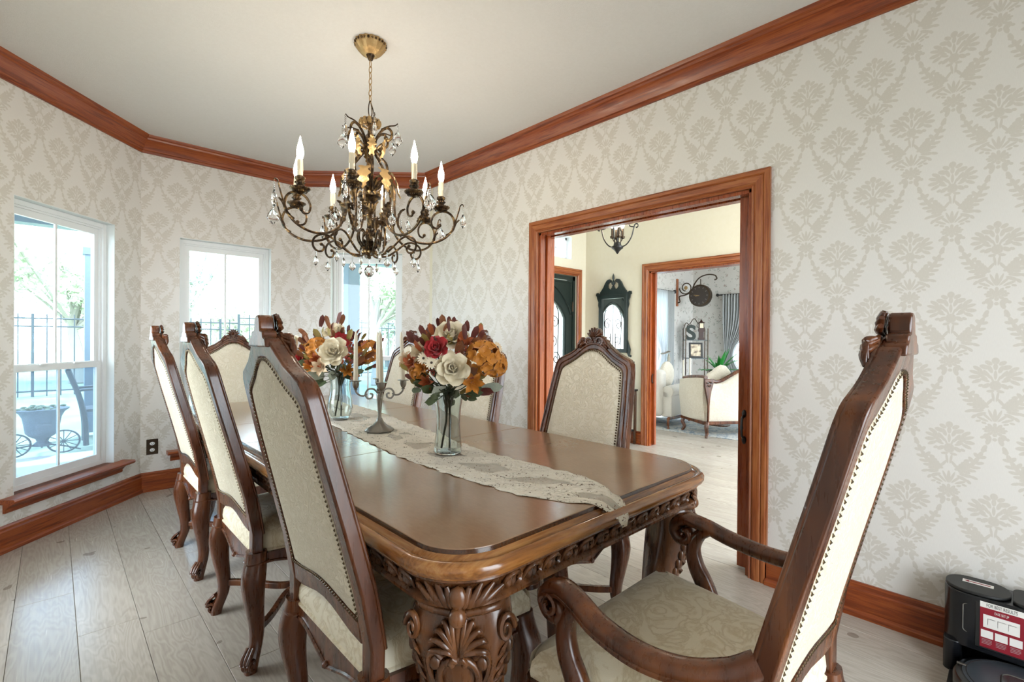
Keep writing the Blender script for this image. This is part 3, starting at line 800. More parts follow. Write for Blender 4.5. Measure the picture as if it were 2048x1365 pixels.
    cc = Vector((0, .28, 0)); R = []
    for s, z in ((.975, .405), (1.0, .418), (1.012, .442), (1.0, .466), (.95, .486), (.85, .500), (.65, .511), (.35, .517), (.02, .518)):
        R.append([cc+(p-cc)*s+Vector((0, 0, z)) for p in pl])
    cu = obj('seat_cushion', G().rings(R), MAT['seat'], c, ang=80)
    obj('piping', G().tube([cc+(p-cc)*1.006+Vector((0, 0, .421)) for p in pl], .006, 6, True), MAT['seat'], cu)
    # cabriole legs
    def leg(x, y, ox, oy, front):
        g = G(); o = Vector((ox, oy, 0)).normalized(); R = []
        tab = [(.43, .000, .030), (.39, .004, .033), (.34, .016, .036), (.29, .018, .033), (.22, .008, .027), (.15, -.004, .0225), (.10, -.004, .020), (.065, .008, .0195), (.04, .022, .021), (.015, .030, .020), (0, .030, .018)]
        if front: tab = [(z, d*1.35, r*1.05) for z, d, r in tab]
        zz = [.43-.43*k/26 for k in range(27)]
        for z in zz:
            d = sum(interp([(q[0], q[1]) for q in reversed(tab)], z+dz) for dz in (-.02, 0, .02))/3
            r = sum(interp([(q[0], q[2]) for q in reversed(tab)], z+dz) for dz in (-.015, 0, .015))/3
            R.append([Vector((x, y, z))+o*d+Vector((r*1.12*math.copysign(abs(math.cos(t))**.7, math.cos(t)), r*1.12*math.copysign(abs(math.sin(t))**.7, math.sin(t)), 0)) for t in [2*PI*k/14 for k in range(14)]])
        g.rings(R); lg = obj('leg', g, MAT['chair'], c, ang=60)
        s = G(); b = Vector((x, y, 0))+o*.040; tn = Vector((-o.y, o.x, 0))
        P = [b+o*(.024*math.cos(q)*(1-q/11))+Vector((0, 0, .027+.0235*math.sin(q)*(1-q/11))) for q in [.35*k+.4 for k in range(22)]]
        for off in (-.014, 0, .014): s.tube([p+tn*off for p in P], .0075, 6)
        s.ell(tuple(b+Vector((0, 0, .028))), (.012, .012, .014))
        for k in (-1, 0, 1):
            s.tube(catmull([b-o*.012+tn*.012*k+Vector((0, 0, .085)), b+o*.010+tn*.014*k+Vector((0, 0, .066)), b+o*.024+tn*.012*k+Vector((0, 0, .046))], 4), .0065, 6)
        obj('toe_scroll', s, MAT['chair'], lg, ang=60)
        if not front:
            ringp = [Vector((x+.036*math.copysign(abs(math.cos(t))**.6, math.cos(t)), y+.037*math.copysign(abs(math.sin(t))**.6, math.sin(t)), .392)) for t in [2*PI*k/20 for k in range(20)]]
            obj('collar', G().tube(ringp, .005, 6, True), MAT['chair'], lg)
    for s in (-1, 1):
        leg(s*rw, yb-.002, s*.8, -1, False); leg(s*(fw-.012), yf-.02, s, 1, True)
    # curved stretchers, back to back
    for s in (-1, 1):
        P = catmull([(s*(rw+.002), yb, .135), (s*rw*.72, yb+.07, .135), (s*.05, .22, .135), (s*.022, .28, .135), (s*.05, .34, .135), (s*fw*.7, yf-.09, .135), (s*(fw-.008), yf-.02, .135)], 6)
        g = G(); R = []
        for i, p in enumerate(P):
            tn = (P[min(i+1, len(P)-1)]-P[max(i-1, 0)]).normalized(); nr = Vector((-tn.y, tn.x, 0))
            R.append([p+nr*.011+Vector((0, 0, -.013)), p+nr*.011+Vector((0, 0, .013)), p-nr*.011+Vector((0, 0, .013)), p-nr*.011+Vector((0, 0, -.013))])
        obj('stretcher', g.rings(R), MAT['chair'], c, bevel=.004, ang=50)
    if arm:
        for s in (-1, 1):
            up = [(s*.256, .032, .672), (s*.282, .070, .652), (s*.306, .14, .632), (s*.318, .225, .627), (s*.316, .315, .640), (s*.306, .378, .660), (s*.299, .424, .668), (s*.298, .457, .658), (s*.298, .472, .630), (s*.298, .458, .606), (s*.298, .435, .602), (s*.298, .420, .618), (s*.298, .427, .634), (s*.298, .440, .632)]
            P = catmull(up, 5); N = len(P); g = G(); R = []
            for i, p in enumerate(P):
                a = P[max(i-1, 0)]; b = P[min(i+1, N-1)]; tn = (b-a).normalized(); lat = Vector((1, 0, 0)); lat = (lat-tn*lat.dot(tn)).normalized(); nn = tn.cross(lat)*-s if False else lat.cross(tn)
                u = i/(N-1); wd = interp([(0, .016), (.12, .024), (.45, .027), (.62, .027), (.8, .026), (1, .022)], u); ht = interp([(0, .024), (.2, .021), (.5, .019), (.62, .018), (.8, .014), (1, .010)], u)
                R.append([p+lat*(wd*math.copysign(abs(math.cos(t))**.75, math.cos(t)))+nn*(ht*math.sin(t)) for t in [2*PI*k/14 for k in range(14)]])
            ar = obj('armrest', g.rings(R), MAT['chair'], c, ang=60)
            g = G()
            g.tube(catmull([Vector(p)+Vector((s*.022, 0, -.010)) for p in up[1:8]], 5), .006, 6)
            g.tube([Vector((s*.298, .446+.026*math.cos(q)*(1-q/10), .630+.026*math.sin(q)*(1-q/10)))+Vector((s*.026, 0, 0)) for q in [.4*k for k in range(20)]], .006, 6)
            g.ell((s*.298, .440, .626), (.030, .008, .008))
            obj('arm_carving', g, MAT['chair'], ar)
            sp = catmull([(s*.302, .362, .652), (s*.300, .395, .628), (s*.300, .414, .585), (s*.302, .406, .535), (s*.303, .382, .490), (s*.302, .365, .450), (s*.298, .355, .405)], 6); N = len(sp); R = []
            for i, p in enumerate(sp):
                a = sp[max(i-1, 0)]; b = sp[min(i+1, N-1)]; tn = (b-a).normalized(); lat = Vector((1, 0, 0)); lat = (lat-tn*lat.dot(tn)).normalized(); nn = lat.cross(tn)
                u = i/(N-1); wd = .021+.004*u; ht = interp([(0, .014), (.3, .020), (.6, .026), (1, .030)], u)
                R.append([p+lat*(wd*math.copysign(abs(math.cos(t))**.75, math.cos(t)))+nn*(ht*math.sin(t)) for t in [2*PI*k/14 for k in range(14)]])
            obj('arm_support', G().rings(R), MAT['chair'], c, ang=60)
    return c
side0 = make_chair(False); arm0 = make_chair(True)
# left row: backs towards the camera side, facing +x ; right row facing -x
GS = 'side chairs along the dining table'; GA = 'armchairs at the table ends'
spots = [(side0, .492, 1.272, -PI/2, 'nearest high-back dining chair on the left side, seen from behind', GS),
         (None, .492, 2.170, -PI/2, 'middle high-back dining chair of the left row, seen from behind', GS),
         (None, .500, 3.080, -PI/2, 'farthest left-row dining chair, beside the wall outlet', GS),
         (None, 1.83, 1.435, PI/2, 'dining chair in front of the cased doorway, cream back facing camera', GS),
         (None, 1.83, 2.30, PI/2, 'dining chair half hidden behind the nearer flower bouquet', GS),
         (None, 1.83, 3.11, PI/2, 'dining chair on the right side next to the right bay window', GS),
         (arm0, 1.118, .266, math.radians(0), 'carved armchair at the near end of table, seen from its side', GA),
         (None, 1.055, 4.285, PI, 'armchair at the far end of table below the middle window', GA)]
for src, x, y, rz, lab, grp in spots:
    if src is None: src = copy_tree(arm0 if grp == GA else side0)
    src.location = (x, y, 0); src.rotation_euler = (0, 0, rz); tag(src, lab, 'chair', grp)
# ================================================================== CHANDELIER
CHX, CHY = 1.204, 2.36
def build_chandelier():
    c = tag(empty('chandelier', (CHX, CHY, CE)), 'large bronze scrollwork chandelier with eight candle bulbs and crystal drops over the table', 'chandelier')
    M0 = T(0, 0, -CE)
    up = lambda g: [setattr(g, 'V', [(v[0], v[1], v[2]-CE) for v in g.V]), g][1]
    # canopy
    g = G().lathe([(.02, 2.700), (.03, 2.699), (.036, 2.704), (.046, 2.706), (.062, 2.724), (.074, 2.741), (.078, 2.746), (.080, 2.765)], 32, flute=16, fa=.04)
    cn = obj('canopy', up(g), MAT['gold'], c)
    b = G()
    for k in range(26):
        a = 2*PI*k/26; b.ell((.078*math.cos(a), .078*math.sin(a), 2.753), (.007, .007, .007), n=6, m=4)
    x = obj('bead_ring', up(b), MAT['bronze'], cn); x['kind'] = 'stuff'
    obj('canopy_finial', up(G().lathe([(.004, 2.672), (.012, 2.676), (.016, 2.688), (.022, 2.700), (.02, 2.704)], 16)), MAT['bronze'], cn)
    # chain
    z = 2.672; me = None; i = 0
    while z > 2.46:
        lk = G().tube([Vector((.008*math.cos(q), 0, .0185*math.sin(q))) for q in [2*PI*k/14 for k in range(14)]], .0022, 6, True)
        if me is None: o = obj('chain_link', lk, MAT['gold'], c); me = o.data
        else: o = obj('chain_link', None, None, c, mesh=me)
        o.location = (0, 0, z-.0165-CE); o.rotation_euler = (0, 0, PI/2*(i % 2)+.5); z -= .0305; i += 1
    obj('chain_loop', up(G().tube(catmull([(0, 0, 2.462), (.012, .008, 2.440), (.016, .010, 2.41), (.010, .006, 2.385), (0, 0, 2.372), (-.010, -.006, 2.385), (-.014, -.009, 2.41), (-.010, -.007, 2.44)], 4, True), .0028, 6, True)), MAT['bronze'], c)
    obj('cord', up(G().tube(catmull([(.004, .004, 2.46), (.022, .012, 2.43), (.028, .014, 2.40), (.012, .006, 2.372)], 5), .0022, 6)), MAT['bronze'], c)
    # centre column
    col = [(.004, 1.632), (.010, 1.636), (.008, 1.646), (.020, 1.652), (.034, 1.660), (.040, 1.672), (.030, 1.682), (.014, 1.690), (.013, 1.80), (.013, 1.852), (.018, 1.858), (.016, 1.866), (.028, 1.885), (.032, 1.905), (.028, 1.922), (.032, 1.932), (.040, 1.938), (.044, 1.948), (.060, 1.955), (.062, 1.968), (.050, 1.976), (.016, 1.985), (.014, 2.06), (.014, 2.20), (.012, 2.318), (.024, 2.325), (.050, 2.340), (.056, 2.350), (.048, 2.360), (.030, 2.368), (.012, 2.374)]
    obj('column', up(G().lathe(col, 20)), MAT['bronze'], c)
    g = G()
    for k in range(12):
        a = 2*PI*k/12; g.ell((.046*math.cos(a), .046*math.sin(a), 2.345), (.014, .014, .02), n=6, m=4); g.ell((.054*math.cos(a), .054*math.sin(a), 1.968), (.010, .010, .013), n=6, m=4); g.ell((.029*math.cos(a), .029*math.sin(a), 1.905), (.006, .006, .014), n=6, m=4); g.ell((.034*math.cos(a), .034*math.sin(a), 1.667), (.007, .007, .009), n=6, m=4)
    x = obj('column_leafwork', up(g), MAT['gold'], c); x['kind'] = 'stuff'
    # --- pieces made once, in an r-z plane (x = radius)
    def leafcurve(P, wid, ribs=5):
        """acanthus leaf: lobed ribbon along P"""
        P = catmull(P, 6); g = G(); N = len(P); rows = []
        for i, p in enumerate(P):
            a = P[max(i-1, 0)]; b = P[min(i+1, N-1)]; tn = (b-a).normalized(); lat = Vector((0, 1, 0)); nn = lat.cross(tn)
            u = i/(N-1); w = wid*(.25+1.1*math.sin(PI*min(.08+u*.9, 1)))*(1+.32*math.sin(u*ribs*2*PI))*(1-u*.35)
            rows.append([p-lat*w+nn*-.004, p-lat*w*.5+nn*.0015, p+nn*.004, p+lat*w*.5+nn*.0015, p+lat*w+nn*-.004, p+lat*w*.5+nn*-.003, p+nn*-.0005, p-lat*w*.5+nn*-.003])
        return g.rings(rows)
    def drop(L, w):
        g = G(); R = []
        for f, r in ((0, .12), (.10, .42), (.30, .78), (.62, 1.0), (.82, .62), (1, .06)):
            R.append([Vector((w*r*math.cos(q), w*r*.45*math.sin(q), -L*f)) for q in [2*PI*k/8 for k in range(8)]])
        return g.rings(R)
    arm = [(.030, 0, 2.005), (.045, 0, 2.035), (.075, 0, 2.052), (.110, 0, 2.035), (.130, 0, 1.985), (.128, 0, 1.92), (.138, 0, 1.84), (.175, 0, 1.770), (.240, 0, 1.728), (.320, 0, 1.722), (.395, 0, 1.752), (.438, 0, 1.805), (.440, 0, 1.850), (.418, 0, 1.882), (.380, 0, 1.893), (.342, 0, 1.878), (.322, 0, 1.845), (.328, 0, 1.812), (.352, 0, 1.802), (.366, 0, 1.815)]
    P = catmull(arm, 5); arm_g = G().tube(P, [.0062 if i < len(P)*.8 else .0055 for i in range(len(P))], 8); arm_g.ell((.366, 0, 1.818), (.010, .010, .010))
    hook = [(.432, 0, 1.80), (.452, 0, 1.85), (.466, 0, 1.895), (.474, 0, 1.925), (.487, 0, 1.932), (.492, 0, 1.920)]
    arm_g.tube(catmull(hook, 4), [.005-.00013*i for i in range(21)], 6)
    low = [(.012, 0, 1.672), (.05, 0, 1.652), (.095, 0, 1.655), (.145, 0, 1.690), (.190, 0, 1.728), (.232, 0, 1.738), (.268, 0, 1.718), (.276, 0, 1.682), (.258, 0, 1.655), (.232, 0, 1.655), (.222, 0, 1.676), (.236, 0, 1.690)]
    low_g = G().tube(catmull(low, 5), .0055, 8); low_g.ell((.236, 0, 1.688), (.009, .009, .009))
    inn = [(.018, 0, 1.675), (.042, 0, 1.700), (.060, 0, 1.735), (.058, 0, 1.770), (.040, 0, 1.782), (.026, 0, 1.765), (.032, 0, 1.748)]
    inn_g = G().tube(catmull(inn, 5), .005, 7)
    ups = [(.018, 0, 1.985), (.060, 0, 2.02), (.092, 0, 2.075), (.090, 0, 2.125), (.058, 0, 2.165), (.030, 0, 2.205), (.034, 0, 2.26), (.066, 0, 2.305), (.098, 0, 2.315), (.118, 0, 2.290), (.112, 0, 2.258), (.090, 0, 2.250), (.080, 0, 2.268)]
    ups_g = G().tube(catmull(ups, 5), .0068, 8); ups_g.tube(catmull([(.06, 0, 2.31), (.10, 0, 2.325), (.135, 0, 2.328), (.150, 0, 2.338)], 4), [.005-.0002*i for i in range(13)], 6)
    ups_g.tube(catmull([(.035, 0, 2.21), (.065, 0, 2.235), (.075, 0, 2.215), (.06, 0, 2.195), (.045, 0, 2.205)], 5), .005, 7)
    cup = [(.008, 1.888), (.014, 1.892), (.030, 1.898), (.044, 1.908), (.046, 1.914), (.040, 1.918), (.024, 1.922), (.016, 1.930), (.020, 1.938), (.022, 1.944), (.016, 1.950), (.022, 1.956), (.023, 1.966), (.015, 1.972)]
    cup_g = G().lathe(cup, 20)
    for k in range(20): cup_g.ell((.043*math.cos(2*PI*k/20), .043*math.sin(2*PI*k/20), 1.914), (.0042, .0042, .0042), n=5, m=3); cup_g.ell((.030*math.cos(2*PI*k/20), .030*math.sin(2*PI*k/20), 1.901), (.004, .004, .007), n=5, m=3)
    for k in range(12): cup_g.ell((.021*math.cos(2*PI*k/12), .021*math.sin(2*PI*k/12), 1.941), (.004, .004, .004), n=5, m=3)
    can_g = G().lathe([(.0128, 1.962), (.0124, 2.0), (.0118, 2.048), (.008, 2.050)], 12)
    for k in range(6):
        a = k*1.1; can_g.tube([(.0122*math.cos(a), .0122*math.sin(a), 2.046), (.0128*math.cos(a), .0128*math.sin(a), 2.02-.006*(k % 3)), (.0128*math.cos(a), .0128*math.sin(a), 2.008-.008*(k % 4))], [.0016, .002, .0028], 5)
    blb_g = G().lathe([(.006, 2.046), (.011, 2.054), (.0155, 2.072), (.0160, 2.085), (.013, 2.105), (.008, 2.125), (.0035, 2.145), (.0008, 2.158)], 14)
    leaf_u = leafcurve([(.098, 0, 2.085), (.120, 0, 2.075), (.140, 0, 2.03), (.146, 0, 1.985), (.160, 0, 1.955)], .024)
    leaf_t = leafcurve([(.062, 0, 2.155), (.080, 0, 2.20), (.078, 0, 2.235), (.092, 0, 2.262)], .017)
    leaf_m = leafcurve([(.150, 0, 1.80), (.150, 0, 1.85), (.165, 0, 1.885), (.185, 0, 1.90)], .020)
    leaf_o = leafcurve([(.400, 0, 1.765), (.435, 0, 1.79), (.452, 0, 1.83), (.470, 0, 1.85)], .010)
    leaf_k = leafcurve([(.020, 0, 1.690), (.040, 0, 1.712), (.055, 0, 1.725)], .014)
    dL = drop(.078, .030); dS = drop(.050, .018); chain_b = G()
    for k in range(4): chain_b.ell((0, 0, -.006-.010*k), (.005, .005, .005), n=6, m=4)
    first = {}
    def put(name, g, mat, parent, M):
        if name+mat not in first:
            o = obj(name, up(g) if False else g, MAT[mat], parent); first[name+mat] = o.data
        else: o = obj(name, None, None, parent, mesh=first[name+mat])
        o.matrix_local = M; return o
    # camera-facing phase: one arm leans 12 degrees left of the line towards the viewer
    ph = math.atan2(-CHY, -CHX) - math.radians(12)
    D = T(0, 0, -CE)
    I = Matrix.Identity(4)
    for k in range(8):
        R = Rz(ph+k*PI/4)
        a = put('arm', arm_g, 'bronze', c, R @ D)
        cu = put('candle_cup', cup_g, 'bronze', a, T(.372, 0, 0)); put('candle_sleeve', can_g, 'candle', a, T(.372, 0, 0)); put('bulb', blb_g, 'bulb', a, T(.372, 0, 0))
        put('arm_leaf', leaf_u, 'gold', a, I); first.pop('arm_leafiron', None)
        put('small_leaf', leaf_m, 'bronze', a, I); put('tip_leaf', leaf_o, 'bronze', a, I)
        put('crystal_drop', dL, 'crystal', c, R @ T(.490, 0, 1.880-CE) @ Rz(.6*k)); put('crystal_beads', chain_b, 'crystal', c, R @ T(.490, 0, 1.918-CE))
        R2 = Rz(ph+k*PI/4+PI/8)
        put('lower_scroll', low_g, 'bronze', c, R2 @ D); put('inner_scroll', inn_g, 'bronze', c, R @ D); put('base_leaf', leaf_k, 'bronze', c, R2 @ D)
        put('small_crystal_drop', dS, 'crystal', c, R2 @ T(.262, 0, 1.628-CE) @ Rz(.9*k)); put('small_crystal_beads', chain_b, 'crystal', c, R2 @ T(.262, 0, 1.652-CE) @ Sc(.8, .8, .8))
        put('middle_crystal_drop', dS, 'crystal', c, R @ T(.20, 0, 1.84-CE) @ Sc(1.2, 1.2, 1.25) @ Rz(.5*k)); put('middle_crystal_beads', chain_b, 'crystal', c, R @ T(.20, 0, 1.882-CE))
        if k % 4 != 9:
            if k % 2 == 0 or True:
                pass
    for k in range(6):
        R = Rz(ph+k*PI/3+.35)
        u = put('upper_scroll', ups_g, 'bronze', c, R @ D); put('upper_leaf', leaf_t, 'gold', u, I)
        put('upper_crystal_drop', dL, 'crystal', c, R @ T(.150, 0, 2.292-CE) @ Rz(.8*k) @ Sc(.95, .95, .95)); put('upper_crystal_beads', chain_b, 'crystal', c, R @ T(.150, 0, 2.335-CE))
    for k in range(6):
        R = Rz(ph+k*PI/3-.1); put('hanging_crystal_drop', dS, 'crystal', c, R @ T(.13, 0, 1.628-CE) @ Rz(k)); put('hanging_crystal_beads', chain_b, 'crystal', c, R @ T(.13, 0, 1.658-CE) @ Sc(.7, .7, .7))
    obj('crystal_ball', up(G().lathe([(.003, 1.536), (.016, 1.541), (.025, 1.556), (.027, 1.568), (.022, 1.584), (.010, 1.595), (.004, 1.602)], 10)), MAT['crystal'], c, ang=10)
    obj('ball_beads', up(G().ell((0, 0, 1.610), (.005, .005, .006), n=6, m=4).ell((0, 0, 1.622), (.004, .004, .006), n=6, m=4)), MAT['crystal'], c)
    return c
build_chandelier()
# ================================================================== ON THE TABLE
def lace_mat():
    t = NT('cream_lace'); v = t.coord('Object')
    vo = t.n.new('ShaderNodeTexVoronoi'); vo.inputs['Scale'].default_value = 95; t.link(v, vo.inputs['Vector'])
    n = t.noise(v, 24, 3, .5, 1.5)
    v2 = t.n.new('ShaderNodeTexVoronoi'); v2.inputs['Scale'].default_value = 42; t.link(v, v2.inputs['Vector'])
    # eyelets around each little flower, finer pinholes between them
    d = v2.outputs[0]; ringh = t.math('MULTIPLY', t.math('GREATER_THAN', d, .34), t.math('LESS_THAN', d, .46))
    eye = t.math('MULTIPLY', ringh, t.math('GREATER_THAN', t.noise(v, 130, 2), .50))
    pin = t.math('MULTIPLY', t.math('LESS_THAN', vo.outputs[0], .24), t.math('GREATER_THAN', n, .48))
    hole = t.math('MAXIMUM', eye, pin)
    uv = t.n.new('ShaderNodeTexCoord'); sp = t.node('ShaderNodeSeparateXYZ'); t.link(uv.outputs['UV'], sp.inputs[0])
    # sheer net patches along the centre, dense lace borders
    mid = t.math('LESS_THAN', t.math('ABSOLUTE', t.math('SUBTRACT', sp.outputs[0], .5)), .17)
    net = t.math('MULTIPLY', t.math('MULTIPLY', mid, .45), t.math('LESS_THAN', t.noise(v, 9, 1, .4, .2), .47))
    a = t.math('SUBTRACT', 1.0, t.math('MAXIMUM', hole, net), clamp=True)
    t.set(Base_Color=t.mix(t.noise(v, 160, 2), '#efe6d2', '#fffaf0'), Roughness=.9, Alpha=a); t.bump(t.math('SUBTRACT', n, d), .6, .005); return t.m
MAT['lace'] = lace_mat()
def runner():
    Lf = [(.745, 1.125), (.79, 1.085), (.83, 1.050), (.90, 1.015), (1.0, .975), (1.175, .965), (1.31, .955), (1.61, .954), (2.18, 1.016), (2.66, 1.070), (3.1, 1.11), (3.40, 1.15), (3.62, 1.27)]
    Rt = [(.745, 1.150), (.79, 1.175), (.83, 1.20), (.90, 1.235), (.97, 1.262), (1.16, 1.256), (1.455, 1.244), (1.86, 1.309), (2.3, 1.367), (2.59, 1.421), (3.1, 1.46), (3.40, 1.45), (3.62, 1.33)]
    V = []; F = []; UV = []; n = 16; ys = [.745+(3.62-.745)*k/230 for k in range(231)]
    rn = random.Random(5)
    for k, y in enumerate(ys):
        sc = .006*abs(math.sin(y*34))+.003*math.sin(y*90)
        a, b = interp(Lf, y)-sc, interp(Rt, y)+sc
        for i in range(n+1):
            u = i/n; x = lerp(a, b, u); z = TZ+.0022+.0022*math.sin(y*23+u*6)**2*(1 if u not in (0, 1) else .4)+.0012*math.sin(u*9+y*41)
            if y < .80: z -= 0
            # the tip falls over the rim
            yy = y
            if y < .80:
                q = (.80-y)/.055; z = TZ+.003-.064*q**1.5; yy = .80-.055*min(q*1.5, 1)-.004*q
            V.append((x, yy, z)); UV.append((u, k/230))
    for k in range(230):
        for i in range(n): a = k*(n+1)+i; F.append((a, a+1, a+n+2, a+n+1))
    me = bpy.data.meshes.new('table_runner'); me.from_pydata(V, [], F); uvl = me.uv_layers.new()
    for lp in me.loops: uvl.data[lp.index].uv = UV[lp.vertex_index]
    me.materials.append(MAT['lace']); me.polygons.foreach_set('use_smooth', [True]*len(me.polygons))
    o = bpy.data.objects.new('table_runner', me); COL.objects.link(o)
    sd = o.modifiers.new('thickness', 'SOLIDIFY'); sd.thickness = .0012
    return tag(o, 'long cream lace table runner down the middle of the dining table', 'runner')
runner()
# ---------------- vases
MAT['vase'] = glass('clear_vase_glass', '#f4fbf8', 1.45); MAT['stem'] = plain('dark_green_stem', '#3b4630', .6)
RZ = TZ+.0065
def vase(loc, prof, lab):
    th = .004; n = 32
    inner = [(max(r-th, .004), z+(.008 if i == 0 else 0)) for i, (r, z) in enumerate(prof)]
    p = [(.003, .0)]+prof+list(reversed(inner))+[(.003, inner[0][1])]
    o = obj('glass_vase', G().lathe(p, n), MAT['vase'], ang=70); o.location = loc
    return tag(o, lab, 'vase', 'glass vases on the runner')
v1 = onz(896, 905, RZ); v2 = onz(680, 838, RZ)
vase((v1.x, v1.y, RZ), [(.050, 0), (.054, .006), (.0535, .03), (.048, .08), (.046, .12), (.049, .17), (.056, .215), (.058, .228)], 'clear straight glass vase in front of the doorway chair')
vase((v2.x, v2.y, RZ), [(.040, 0), (.046, .005), (.060, .03), (.067, .06), (.064, .10), (.056, .14), (.052, .18), (.058, .225), (.062, .24)], 'clear round-bellied glass vase behind the candle holder')
# ---------------- flowers
def petal_mesh(L, W, cup, curl, tip=1.0):
    g = G(); n, m = 6, 5; V = []; F = []
    for i in range(n+1):
        u = i/n; w = W*(.25+.75*math.sin(PI*(u*.80+.06))**.8)*(1 if u < .85 else lerp(1, tip, (u-.85)/.15))
        for j in range(m+1):
            s = 2*j/m-1; V.append(Vector((s*w*.5, L*u-.03*L*s*s, cup*L*u*u+cup*.5*W*s*s-curl*L*max(0, u-.62)**2*3)))
        
    for i in range(n):
        for j in range(m): a = i*(m+1)+j; F.append((a, a+1, a+m+2, a+m+1))
    return g.add(V, F)
def flat_petal(name, col, col2, rough=.55):
    t = NT(name); n = t.noise(t.coord(), 22, 3); t.set(Base_Color=t.mix(n, col, col2), Roughness=rough); t.set(Subsurface_Weight=.0)
    t.set(Sheen_Weight=.2); return t.m
FM = dict(cream=flat_petal('cream_petal', '#f6e6c2', '#fdf2da'), red=flat_petal('red_petal', '#a01420', '#d23a3c'), orange=flat_petal('amber_petal', '#b5680f', '#dd9430'), rust=flat_petal('rust_petal', '#8e3a14', '#c2662c'),
          green=flat_petal('green_leaf', '#35482a', '#66754a'), burg=flat_petal('burgundy_leaf', '#4a1a18', '#7e3a2c'), olive=flat_petal('olive_leaf', '#7a6a2c', '#a8924a'), brown=flat_petal('bronze_leaf', '#6b3a1c', '#9a5c30'), sage=flat_petal('pale_leaf', '#9aa795', '#c5cdbd'), berry=flat_petal('red_berry', '#8a2018', '#b8452c'), dark=flat_petal('seed_dark', '#2a1a10', '#3f2a18'), peach=flat_petal('peach_petal', '#e3c49a', '#f0dcc0'))
PM = {}
def pmesh(kind, col, make):
    k = (kind, col)
    if k not in PM:
        o = obj('tmp', make(), FM[col], ang=80); PM[k] = o.data; bpy.data.objects.remove(o)
    return PM[k]
def aim(pos, d, spin=0, s=1.0):
    d = Vector(d).normalized(); x = Vector((0, 0, 1)).cross(d); x = x.normalized() if x.length > 1e-3 else Vector((1, 0, 0)); y = d.cross(x)
    return frame(pos, x, y, d) @ Rz(spin) @ Sc(s, s, s)
